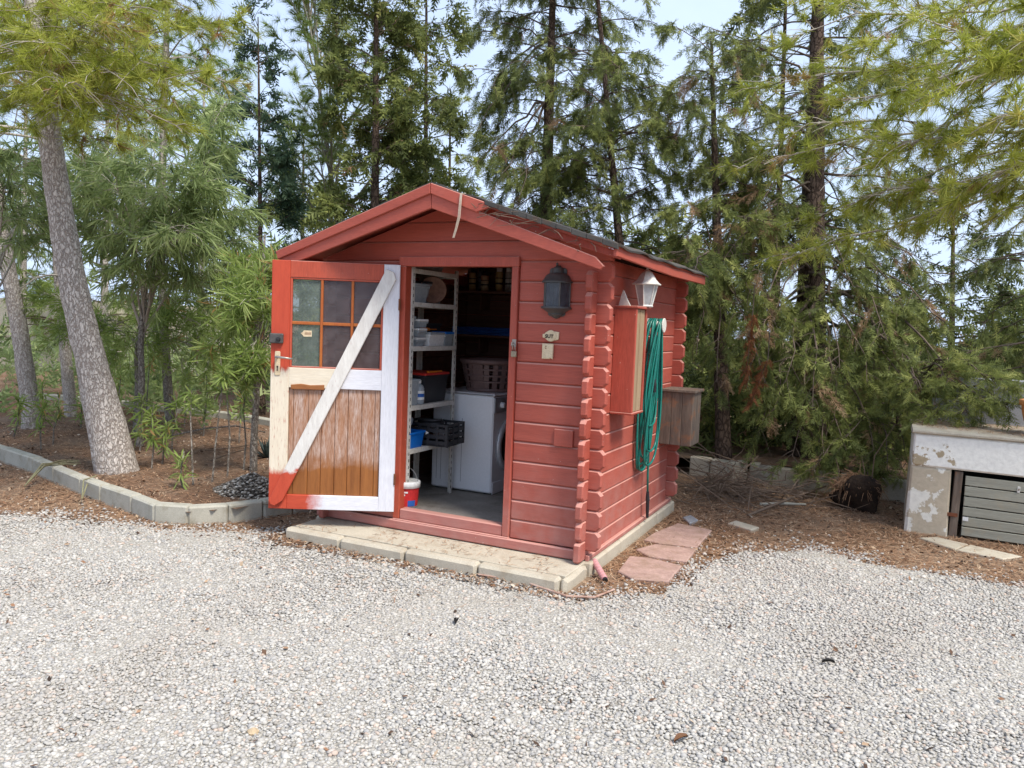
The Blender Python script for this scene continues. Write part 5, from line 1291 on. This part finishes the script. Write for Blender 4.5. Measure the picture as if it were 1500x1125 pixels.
# -- tall leaning pine on the bed
tk = W([(174, 702, 7.25), (151, 600, 7.2), (131, 520, 7.15), (114, 450, 7.1), (100, 380, 7.05), (87, 300, 7.0), (74, 205, 6.9), (64, 130, 6.85), (52, 30, 6.8), (40, -90, 6.8), (30, -230, 6.8)])
bg = [(tk[7], at(*p), s) for p, s in (((330, 120, 6.0), .15), ((260, 185, 5.9), .1), ((180, 170, 5.6), .1), ((300, 40, 6.4), .2), ((210, 90, 5.4), .1), ((20, 190, 5.7), .1), ((110, 120, 5.2), .1), ((-40, 120, 5.8), .1), ((150, 30, 5.2), .1), ((240, -20, 5.8), .1), ((60, 60, 5.0), .1), ((360, 30, 6.8), .15), ((-20, 20, 5.4), .1), ((140, 210, 6.2), .05), ((320, -60, 6.4), .1), ((40, 10, 5.6), .1), ((110, 60, 5.8), .1), ((200, 10, 5.3), .1), ((270, 110, 5.5), .1), ((170, 110, 5.3), .1), ((90, 160, 5.6), .05), ((10, 70, 5.3), .1), ((230, 150, 6.3), .05))]
make_tree('pine_tree', 'leaning pine with thick scaly grey trunk and bright needles behind the kerb', 'pine tree', tk, R([27, 24.5, 20.5, 19, 17.5, 16.5, 15, 13.5, 12, 10, 7], [7.2]*11), B_PINE, F_PINE, B_TWIG, TP_PINE,
          nb=26, t0=.72, t1=1.0, blen=lambda u: 1.5-.6*u, elev=lambda u: 15+20*u, bdroop=.3, ntw=19, tlen=.45, nf=5, bare=.3, fs=(.65, 1.35), tint=(.5, .34), boughs=bg, br=.015, hang=.0, lump=.035, sides=20)
# -- pine on the far right, trunk outside the view, boughs reaching in
base = np.array((4.6, 1.9, GZ)); tk = [base, base+np.array((.02, 0, 1.0)), base+np.array((.0, .05, 2.2)), base+np.array((-.05, .1, 3.4)), base+np.array((0, .1, 5.2))]
bp = [((1130, 235, 6.3), .3), ((1190, 320, 6.6), .2), ((1300, 210, 5.4), .2), ((1400, 70, 4.9), .1), ((1260, 70, 5.8), .2), ((1150, 60, 6.6), .3), ((1420, 270, 5.0), .1), ((1330, 320, 6.0), .1), ((1480, 310, 5.1), .05), ((1220, 150, 6.0), .2), ((1360, 140, 4.8), .1), ((1460, 170, 4.6), .1), ((1100, 130, 6.9), .3), ((1330, 20, 5.2), .1), ((1450, -20, 4.8), .1), ((1230, 260, 5.7), .2), ((1500, 60, 4.6), .1), ((1390, 210, 5.4), .1), ((1290, 290, 6.4), .1), ((1500, 240, 4.8), .0), ((1190, 0, 6.2), .2), ((1080, 250, 7.4), .3), ((1150, 380, 7.2), .2)]
bg = [(base+np.array((0, .1, 2.6+1.6*tr_.random())), at(*p), s) for p, s in bp]
make_tree('pine_tree', 'pine beyond the white store whose bright needled boughs hang over it', 'pine tree', tk, [.17, .15, .13, .1, .05], B_PINE, F_PINE, B_TWIG, TP_PINE,
          nb=8, t0=.7, blen=lambda u: 1.4-.6*u, ntw=17, tlen=.5, nf=5, bare=.33, fs=(.65, 1.4), tint=(.52, .34), boughs=bg, tstart=.42, br=.010, dead=.03)
# -- other trunks on the left
make_tree('pine_tree', 'straight pine trunk with ridged bark rising behind the young shrubs', 'pine tree', W([(46, 606, 9.6), (38, 545, 9.6), (27, 470, 9.6), (13, 400, 9.6), (4, 340, 9.6), (-8, 250, 9.6), (-20, 120, 9.6), (-30, -60, 9.6)]), R([12.5, 11.5, 11, 10.5, 10, 9, 8, 5], [9.6]*8), B_PINE, F_PINE_D, B_TWIG, TP_PINE_FAR,
          nb=22, t0=.5, blen=lambda u: 1.9-.9*u, elev=lambda u: 0+30*u, ntw=9, nf=6, tlen=.5, tint=(.45, .25), lump=.04)
make_tree('pine_tree', 'slim dark pine trunk between the two thick pine trunks', 'pine tree', W([(104, 606, 10.6), (99, 550, 10.6), (93, 480, 10.6), (86, 400, 10.6), (80, 300, 10.6), (72, 160, 10.6), (70, 0, 10.6)]), R([8.5, 8, 7.6, 7, 6.5, 5, 3.5], [10.6]*7), B_PINE, F_PINE_D, B_TWIG, TP_PINE_FAR,
          nb=24, t0=.35, blen=lambda u: 1.5-.7*u, elev=lambda u: 0+30*u, ntw=8, nf=5, tlen=.5, tint=(.35, .2), lump=.04)
make_tree('pine_tree', 'slender pale grey trunk standing among the drooping narrow leaves', 'pine tree', W([(249, 612, 10.2), (244, 540, 10.2), (239, 450, 10.2), (235, 370, 10.2), (238, 250, 10.2), (241, 130, 10.2), (245, 20, 10.2), (248, -90, 10.2)]), R([7, 6.3, 6, 5.7, 5.3, 4.6, 3.8, 2.6], [10.2]*8), B_GREY, F_PINE_D, B_TWIG, TP_PINE_FAR,
          nb=34, t0=.62, blen=lambda u: 1.15-.6*u, elev=lambda u: 15+35*u, ntw=8, nf=6, tlen=.4, tint=(.35, .22), lump=.03, bdroop=.1)
# -- drooping narrow-leaved acacias
def acacia(lab, base_px, dep, tips, n=9, seedtint=.5, fs=(.16, .25), leafm=None, tmpl=None, rad=5.0, nf=5, tl=.58):
    b = at(*base_px, dep); mid = b+np.array((0, 0, .9)); tk = [b, b+np.array((.03, 0, .45)), mid, mid+np.array((.03, .05, .5)), mid+np.array((0, .1, 1.0))]
    bo = [(mid+np.array((0, .05, .45*tr_.random())), at(*p), s) for p, s in tips]
    return make_tree('acacia_tree', lab, 'acacia', tk, [rad*dep/FPX*k for k in (1, .9, .8, .55, .3)], B_GREY, leafm or F_ACA, B_TWIG, tmpl or TP_LEAF, nb=0, boughs=bo, ntw=n, tlen=tl, nf=nf, fs=fs, tdroop=.8, hang=1.0 if leafm is None else .5, tint=(seedtint, .26), keep_up=leafm is not None, br=.012, tstart=.3, lump=.03)
acacia('acacia with long drooping blue-green leaves beside the leaning pine', (205, 615), 8.6, [((120, 230, 7.9), .2), ((170, 260, 7.6), .2), ((230, 215, 8.2), .25), ((300, 260, 7.8), .3), ((345, 300, 8.0), .3), ((270, 330, 7.4), .2), ((190, 330, 7.6), .2), ((320, 200, 8.6), .3), ((250, 160, 8.8), .2), ((340, 350, 8.4), .2), ((150, 180, 8.4), .2), ((210, 380, 7.9), .1), ((290, 400, 8.2), .1), ((330, 150, 9.0), .2), ((260, 260, 7.6), .2), ((300, 330, 8.6), .2), ((140, 330, 8.6), .2), ((240, 290, 8.8), .2), ((180, 220, 8.8), .2)], n=20)
acacia('acacia with drooping leaves left of the leaning pine trunk', (-30, 600), 8.0, [((40, 215, 7.4), .2), ((80, 260, 8.4), .2), ((10, 270, 7.6), .2), ((60, 300, 8.6), .1), ((110, 300, 8.8), .2), ((-40, 200, 7.4), .2), ((30, 330, 8.2), .1)], n=17, seedtint=.4)
acacia('low acacia thicket with olive leaves behind the slender trunk', (200, 625), 9.6, [((140, 470, 9.0), .1), ((210, 440, 9.4), .1), ((280, 470, 9.2), .1), ((330, 450, 9.6), .1), ((160, 520, 9.2), .1), ((270, 530, 9.4), .1), ((215, 500, 9.0), .1), ((310, 400, 9.8), .1), ((90, 480, 9.8), .1), ((60, 430, 10.0), .1), ((340, 520, 9.4), .1)], n=20, seedtint=.5, fs=(.13, .22), leafm=F_BAMB, tmpl=TP_BAMB)
acacia('yellow-green leafy bush crowding the open door', (372, 640), 7.4, [((345, 400, 7.3), .1), ((390, 385, 7.2), .1), ((370, 440, 7.0), .1), ((345, 480, 7.2), .1), ((398, 450, 7.1), .1), ((372, 520, 7.0), .1), ((350, 545, 7.2), .05), ((395, 530, 7.0), .05), ((380, 410, 7.6), .1), ((410, 400, 7.5), .1), ((330, 440, 7.7), .1), ((320, 500, 7.6), .1), ((365, 380, 7.5), .1)], n=22, seedtint=.6, fs=(.13, .24), leafm=F_BAMB, tmpl=TP_BAMB, tl=.34, nf=5)
# -- background conifers behind the shed
def conifer(lab, base_px, top_px, dep, rpx, nb, bl, leafm=F_CYP, tmpl=TP_CYP_FAR, elev=lambda u: 10+35*u, fs=(.22, .36), tint=(.4, .25), ntw=9, nf=6, tlen=.5, bdroop=.5, t0=.12, hang=.5, name='cypress_tree', cat='cypress', bm=B_CYP, bare=.06, tdroop=.6, dead=.0, lean=0, az=None, tang=45, boughs=(), sides=10, twm=None):
    (bx_, by_), (tx_, ty_) = base_px, top_px
    tk = [at(bx_+(tx_-bx_)*u+lean*math.sin(3*u), by_+(ty_-by_)*u, dep) for u in np.linspace(0, 1, 8)]
    return make_tree(name, lab, cat, tk, [rpx*dep/FPX*(1-.85*u) for u in np.linspace(0, 1, 8)], bm, leafm, twm or B_TWIG_D, tmpl, nb=nb, t0=t0, blen=bl, elev=elev, bdroop=bdroop, ntw=ntw, tlen=tlen, nf=nf, fs=fs, tint=tint, hang=hang, tdroop=tdroop, dead=dead, az=az, tang=tang, boughs=boughs, sides=sides, bare=bare)
conifer('narrow blue-green cypress rising beyond the left roof slope', (384, 560), (378, 25), 11.5, 5, 60, lambda u: .62-.45*u, F_CYPB, elev=lambda u: 25+30*u, fs=(.18, .3), ntw=7, nf=6, tlen=.28, bdroop=.2, hang=.1, t0=.3)
conifer('wispy pine with steep thin branches above the left roof slope', (525, 560), (440, -80), 13.0, 6, 60, lambda u: 2.1-1.0*u, F_PINE_D, TP_PINE_FAR, elev=lambda u: 50+15*u, fs=(.9, 1.4), tint=(.8, .22), ntw=10, nf=5, tlen=.5, bdroop=-.1, hang=-.2, name='pine_tree', cat='pine tree', bm=B_GREY, t0=.3, twm=B_TWIG)
conifer('dense dark cypress straight behind the left roof slope', (548, 560), (552, -160), 11.0, 9, 130, lambda u: .95-.4*u, tint=(.5, .24), ntw=9, nf=7, tlen=.36, elev=lambda u: 15+30*u, fs=(.2, .32), t0=.2, bdroop=.4)
conifer('cypress with level fronds directly behind the roof ridge', (622, 560), (625, -90), 12.0, 6, 85, lambda u: .95-.5*u, tint=(.5, .24), ntw=8, nf=6, tlen=.35, elev=lambda u: 0+20*u, fs=(.2, .32), t0=.25, bdroop=.2)
conifer('low bright green pine just behind the roof ridge', (655, 560), (660, 130), 13.0, 5, 40, lambda u: 1.0-.6*u, F_PINE, TP_PINE_FAR, tint=(.55, .2), ntw=8, nf=6, tlen=.4, elev=lambda u: 20+30*u, fs=(.8, 1.2), name='pine_tree', cat='pine tree', t0=.25)
bgA = [(at(800, 60, 9.8), at(*p), .1) for p in ((700, 40, 9.4), (720, 130, 9.3), (700, 190, 9.2), (880, 60, 9.6))] + [(at(798, 150, 9.8), at(*p), .1) for p in ((690, 250, 9.2), (735, 255, 9.0), (870, 180, 9.3), (760, 290, 8.9))]
conifer('tall dark drooping cypress rising behind the right roof slope', (792, 560), (815, -180), 9.8, 13, 125, lambda u: 1.2-.45*u, tmpl=TP_CYP, tint=(.42, .25), ntw=10, nf=7, tlen=.42, elev=lambda u: 5+15*u, fs=(.13, .24), hang=.5, tdroop=.9, boughs=bgA, dead=.02, t0=.25)
conifer('second dark cypress with leaning thin trunk right of the taller one', (925, 560), (862, -160), 9.3, 8, 105, lambda u: 1.05-.4*u, tmpl=TP_CYP, tint=(.5, .26), ntw=10, nf=8, tlen=.4, elev=lambda u: 10+15*u, fs=(.13, .24), hang=.5, tdroop=.9, dead=.02, t0=.25)
# -- the big cypresses on the right
bgC = [(at(*a), at(*b), s) for a, b, s in (((1185, 420, 9.2), (1090, 560, 7.9), .25), ((1185, 430, 9.2), (1190, 600, 7.6), .3), ((1185, 400, 9.2), (1270, 560, 7.8), .25), ((1185, 450, 9.2), (1300, 640, 7.9), .3), ((1185, 380, 9.2), (1370, 530, 8.2), .3), ((1185, 440, 9.2), (1240, 660, 7.6), .3), ((1185, 350, 9.2), (1120, 450, 8.0), .2), ((1185, 360, 9.2), (1320, 440, 8.2), .25), ((1185, 300, 9.2), (1060, 380, 8.3), .25), ((1185, 460, 9.2), (1160, 670, 7.9), .3), ((1185, 330, 9.2), (1250, 420, 8.0), .2), ((1185, 420, 9.2), (1440, 600, 7.4), .35), ((1185, 420, 9.2), (1380, 620, 7.3), .35), ((1185, 280, 9.2), (1030, 250, 8.6), .2), ((1185, 200, 9.2), (1050, 130, 8.8), .1), ((1185, 120, 9.2), (1040, 40, 9.0), .1), ((1185, 250, 9.2), (1100, 320, 8.5), .2), ((1185, 480, 9.2), (1340, 580, 7.8), .3), ((1185, 460, 9.2), (1130, 610, 8.0), .2), ((1185, 430, 9.2), (1230, 540, 7.8), .25), ((1185, 440, 9.2), (1150, 560, 7.8), .25), ((1185, 470, 9.2), (1280, 660, 7.7), .25), ((1185, 470, 9.2), (1210, 690, 7.7), .25), ((1185, 400, 9.2), (1400, 480, 8.0), .3), ((1185, 380, 9.2), (1300, 500, 7.8), .25), ((1185, 470, 9.2), (1110, 640, 8.1), .2), ((1185, 440, 9.2), (1330, 610, 7.9), .3), ((1185, 360, 9.2), (1380, 420, 8.4), .3), ((1185, 320, 9.2), (1130, 380, 8.2), .2))]
conifer('massive cypress with thick brown trunk and drooping boughs beyond the back kerb', (1182, 690), (1202, -150), 9.3, 26, 70, lambda u: 1.7-.8*u, tmpl=TP_CYP, tint=(.5, .26), ntw=12, nf=8, tlen=.45, elev=lambda u: -5+25*u, fs=(.11, .22), hang=.35, tdroop=.8, boughs=bgC, t0=.25, dead=.05, sides=16, bare=.13)
bgD = [(at(1052, 400, 8.7), at(*p), .2) for p in ((1010, 440, 8.2), (1100, 430, 8.0), (1020, 520, 8.1), (1095, 500, 7.9), (1000, 350, 8.2), (1012, 405, 7.2), (1025, 430, 7.1), (1090, 320, 8.2), (1050, 560, 7.9), (1120, 560, 7.8), (1010, 300, 8.4))]
conifer('dark-stemmed cypress with shaggy sprays close behind the wooden box', (1060, 668), (1042, 60), 8.8, 12, 60, lambda u: .95-.5*u, tmpl=TP_CYP, tint=(.55, .26), ntw=11, nf=9, tlen=.36, elev=lambda u: 5+20*u, fs=(.1, .2), hang=.45, tdroop=.9, boughs=bgD, t0=.42, dead=.07)
conifer('thin straight cypress stem beside the massive brown trunk', (1128, 690), (1155, -120), 10.2, 8, 50, lambda u: 1.0-.4*u, tmpl=TP_CYP_FAR, tint=(.35, .22), ntw=8, nf=5, tlen=.4, elev=lambda u: 5+20*u, fs=(.18, .3), hang=.8, t0=.4)
conifer('dark conifer with level boughs far behind the block wall', (1392, 640), (1398, 230), 12.5, 6, 46, lambda u: 1.35-.8*u, tint=(.2, .18), ntw=9, nf=5, tlen=.42, elev=lambda u: 0+10*u, fs=(.2, .34), hang=.3, t0=.3, bdroop=.1)
conifer('spreading cypress at the end of the block wall', (1540, 660), (1530, 250), 9.5, 12, 50, lambda u: 1.5-.8*u, tmpl=TP_CYP, tint=(.45, .25), ntw=10, nf=7, tlen=.42, elev=lambda u: 0+20*u, fs=(.12, .22), hang=.4, tdroop=.9, t0=.2, dead=.04)
# low sprays over the store and in front of the kerb
bgE = [(at(1330, 560, 8.2), at(*p), s) for p, s in (((1380, 600, 6.9), .1), ((1440, 585, 6.75), .15), ((1500, 565, 6.7), .15), ((1360, 615, 6.95), .05), ((1420, 612, 6.8), .1), ((1400, 560, 6.9), .15), ((1460, 555, 6.8), .15), ((1350, 570, 7.0), .1), ((1480, 590, 6.7), .1), ((1430, 530, 6.9), .1))] + [(at(1290, 600, 8.3), at(*p), s) for p, s in (((1300, 690, 7.6), .1), ((1240, 640, 7.6), .1), ((1190, 690, 7.7), .1), ((1330, 680, 7.8), .1), ((1270, 720, 7.7), .05))]
conifer('young bushy cypress squeezed behind the white store', (1315, 720), (1318, 470), 8.4, 6, 34, lambda u: .7-.4*u, tmpl=TP_CYP, tint=(.6, .22), ntw=12, nf=7, tlen=.3, elev=lambda u: 5+30*u, fs=(.1, .19), hang=.1, tdroop=.5, boughs=bgE, t0=.15, dead=.03)
# rust-brown dead sprays hanging in the cypress
for (p0, p1, lab) in (((1103, 455, 7.7), (1092, 560, 7.7), 'rust-brown dead cypress spray hanging in a long strip'), ((1125, 525, 7.6), (1100, 590, 7.6), 'shorter rust-brown dead spray beside the long hanging strip')):
    a_, b_ = at(*p0), at(*p1); n = 110; u = tr_.random(n)[:, None]; P = a_+(b_-a_)*u+tr_.normal(0, .02, (n, 3)); D = unit((b_-a_)+tr_.normal(0, .25, (n, 3)))
    V, T, c = place(TP_CYP, P-a_, D, tr_.uniform(.06, .11, n), tr_.random(n)); t = thing('dead_spray', lab, 'dead foliage', a_); mesh_np('foliage', V, T, F_DEAD, t, c); obj('stem', MB().tube([(0, 0, .25), (0, 0, 0), b_-a_], [.006, .005, .002], 5), B_TWIG_D, t)
# -- farther trees closing the view
far = [(-150, 640, -60, 17, 'F'), (30, 640, 60, 18, 'P'), (150, 630, 20, 19, 'P'), (290, 640, 80, 16, 'P'), (440, 640, 200, 17, 'F'), (960, 640, 340, 15, 'F'), (1010, 640, 420, 14, 'F'), (1290, 640, 470, 17, 'F'), (1480, 640, 430, 18, 'F'), (1600, 640, 300, 14, 'F')]
words = {-150: 'far cypress beyond the left trunks', 30: 'far pine seen between the left trunks', 150: 'far pine behind the drooping acacia', 290: 'far pine behind the slender grey trunk', 440: 'far cypress left of the roof slope', 560: 'far pale pine above the roof ridge', 700: 'far cypress right of the roof ridge', 960: 'far cypress behind the leaning thin trunk', 1010: 'far low cypress behind the wooden box', 1290: 'far low cypress behind the back kerb', 1480: 'far cypress behind the block wall', 1600: 'far cypress beyond the store end'}
for bx_, by_, ty_, dep, kd in far:
    if kd == 'P': conifer(words[bx_], (bx_, by_), (bx_+10, ty_), dep, 7, 46, lambda u: 2.0-1.2*u, F_PINE_D, TP_PINE_FAR, fs=(1.2, 2.0), tint=(.8, .25), ntw=8, nf=5, tlen=.6, name='pine_tree', cat='pine tree', bm=B_PINE, t0=.2)
    else: conifer(words[bx_], (bx_, by_), (bx_+5, ty_), dep, 7, 60, lambda u: 1.6-1.2*u, F_CYP, TP_CYP_FAR, fs=(.32, .55), tint=(.45, .25), ntw=7, nf=5, tlen=.5, t0=.06)
# -- dark scrub along the back, one mass
sc_ = np.random.default_rng(77); P = []; 
for _ in range(125):
    px = sc_.uniform(-250, 1750); dep = sc_.uniform(11.0, 16.0); c = at(px, 600, dep); c[2] = GZ+sc_.uniform(.1, .9); n = 26
    P.append(c+sc_.normal(0, 1, (n, 3))*np.array((.38, .38, .3)))
P = np.concatenate(P); P[:, 2] = np.maximum(P[:, 2], GZ+.05); D = unit(sc_.normal(0, 1, P.shape)+np.array((0, 0, .6)))
V, T, c = place(TP_CYP_FAR, P, D, sc_.uniform(.25, .5, len(P)), np.clip(sc_.normal(.5, .25, len(P)), 0, 1))
setp(mesh_np('undergrowth', V, T, F_ACA, None, c), 'tangled dark scrub closing the view behind the trees', kind='stuff')

P = []
for _ in range(90):
    px = sc_.uniform(985, 1420); dep = sc_.uniform(9.3, 11.0); c = at(px, 600, dep); c[2] = GZ+sc_.uniform(.2, 1.1); P.append(c+sc_.normal(0, 1, (26, 3))*np.array((.3, .3, .25)))
P = np.concatenate(P); P[:, 2] = np.maximum(P[:, 2], GZ+.2); D = unit(sc_.normal(0, 1, P.shape)+np.array((0, 0, .4)))
V, T, c = place(TP_CYP_FAR, P, D, sc_.uniform(.2, .38, len(P)), np.clip(sc_.normal(.45, .3, len(P)), 0, 1))
setp(mesh_np('undergrowth', V, T, F_CYP, None, c), 'dim cypress scrub filling the shade behind the back kerb', kind='stuff')
# -- saplings and small plants on the bed
def sapling(px, py, hpx, lab, dep=None, n=12, leafm=None, fs=(.11, .17), lean=0.0, grp='leafy saplings on the bed', cover=.35):
    b = np.array(on(px, py, 'z', -.05)); d = (b-CAM) @ _f; h = hpx*d/FPX
    t = thing('sapling', lab, 'sapling', b, group=grp)
    top_ = np.array((lean*h, .05*h, h)); pts = [np.zeros(3), top_*.35+tr_.normal(0, .012, 3), top_*.7+tr_.normal(0, .015, 3), top_]
    obj('stem', MB().tube(pts, [.009, .008, .006, .003], 6), B_GREY, t)
    n = int(n*2.2); u = cover+(1-cover)*tr_.random(n); pa = np.array(pts)[None]; P, dd = along(np.repeat(pa, n, 0), np.arange(n), u)
    D = unit(tr_.normal(0, 1, (n, 3))*np.array((1, 1, .35))+np.array((0, 0, .3)))
    V, T, c = place(TP_NODE, P, D, tr_.uniform(*fs, n), np.clip(tr_.normal(.55, .25, n), 0, 1), True); mesh_np('leaf_spray', V, T, leafm or F_BAMB, t, c)
for a in ((60, 660, 95, 'bushy sapling with upright narrow leaves near the kerb', 16, .3), (78, 652, 70, 'thin twin-stemmed sapling beside the bushy one', 8, .5), (118, 628, 40, 'tiny bright seedling left of the leaning trunk', 8, .2), (214, 625, 110, 'bare-stemmed sapling with a few top leaves behind the leaning trunk', 7, .7), (222, 688, 95, 'leafy sapling right of the leaning trunk foot', 13, .3), (238, 680, 60, 'low seedling with broad leaves beside the trunk foot', 10, .2), (311, 706, 170, 'tall thin sapling with a drooping leafy top', 11, .78), (333, 700, 165, 'second tall thin sapling with leafy top near the door', 10, .8), (283, 712, 140, 'thin sapling with one rusty leaf', 6, .7), (357, 690, 120, 'brownish thin sapling beside the door', 6, .65), (268, 716, 55, 'seedling with long arching leaves behind the kerb bend', 7, .15), (20, 640, 60, 'leafy seedling growing by the straight pine trunk', 12, .2), (150, 640, 60, 'leafy seedling in the shade left of the leaning trunk', 10, .2), (252, 660, 75, 'bushy green seedling right of the slender grey trunk', 14, .2), (205, 662, 80, 'yellowish leafy seedling just right of the leaning trunk', 14, .2), (298, 640, 90, 'leafy young shrub before the back kerb', 16, .2), (350, 650, 110, 'leafy young shrub near the agave', 16, .3), (175, 610, 80, 'dim leafy shrub behind the leaning trunk', 16, .2), (270, 625, 90, 'light green shrub beside the back kerb', 16, .2)):
    sapling(a[0], a[1], a[2], a[3], n=a[4], cover=a[5], lean=tr_.normal(0, .06), fs=(.11, .2))
ag = thing('agave', 'dark spiky agave rosette beside the open door', 'agave', on(392, 672, 'z', -.05))
for i in range(26):
    a = i*2.4; e = math.radians(20+60*((i*7) % 26)/26); L = tr_.uniform(.2, .3); d = np.array((math.cos(a)*math.cos(e), math.sin(a)*math.cos(e), math.sin(e))); s = unit(np.cross(d, (0, 0, 1)))*.016; q = np.cross(s, d)
    obj('leaf', MB().add([-s, s, d*L*.5+s*1.1, d*L*.5-s*1.1, d*L, d*L*.5-q*.5, -q*.5], [(0, 1, 2, 3), (3, 2, 4), (1, 0, 6), (1, 6, 5, 2), (6, 0, 3, 5), (2, 5, 4), (5, 3, 4)]), simple('agave_leaf', (.035, .055, .05), (.06, .08, .07), 9, rough=.5) if i == 0 else bpy.data.materials['agave_leaf'], ag)
# bent canes and dry stalks on the bed
def cane(name, lab, cat, px_pts, z, r, mat=None):
    pts = [np.array((*G(x, y, -.05), 0.0))+np.array((0, 0, zz)) for (x, y), zz in zip(px_pts, z)]
    setp(obj(name, MB().tube(pts, r, 6), mat or B_GREY), lab, cat)
cane('bent_cane', 'long pale cane arching over the bed to the door', 'cane', [(222, 650), (260, 662), (300, 668), (345, 668), (388, 655)], [0, .14, .24, .27, .12], .008)
cane('dry_stalk', 'dry grey stalk lying across the bed below the agave', 'stalk', [(300, 668), (345, 666), (388, 657)], [.01, .03, .02], .006, MT['twig'])
cane('dry_stalk', 'second dry stalk curving towards the pebble heap', 'stalk', [(308, 684), (340, 676), (386, 660)], [.01, .04, .02], .006, MT['twig'])
for i, pp in enumerate(([(36, 694), (62, 682), (88, 678), (115, 677)], [(120, 712), (128, 700), (142, 699)])):
    pts = [np.array(on(x, y, 'z', .005)) for x, y in pp]; pts[0][2] = -.10
    mb = MB()
    for k in range(5 if i == 0 else 2): mb.tube([p+tr_.normal(0, .02, 3)*(j > 0) for j, p in enumerate(pts)], [.005, .006, .005, .003][:len(pts)], 5)
    setp(obj('dried_leaf_blades', mb, simple('straw_green', (.26, .25, .14), (.18, .16, .09), 9) if i == 0 else bpy.data.materials['straw_green']), ('long dried green leaf blades draped over the kerb' if i == 0 else 'single dark stem curling over the kerb joint'), 'dead leaves')
# cream wall glimpsed far behind the left trunks
cw = thing('garden_wall', 'cream rendered wall glimpsed far between the left trunks', 'wall', at(70, 560, 20.0)*np.array((1, 1, 0))+np.array((0, 0, GZ)))
for i in range(5): obj('panel', MB().box(-5+2.0*i+.004, -3+2.0*i-.004, 0, .2, 0, 1.75, .01), plaster('cream_render', (.66, .6, .5), (.5, .44, .35), .6, .7, 1.0) if i == 0 else bpy.data.materials['cream_render'], cw)
cw.rotation_euler = (0, 0, YAW)
print('foliage triangles', NTRI[0])
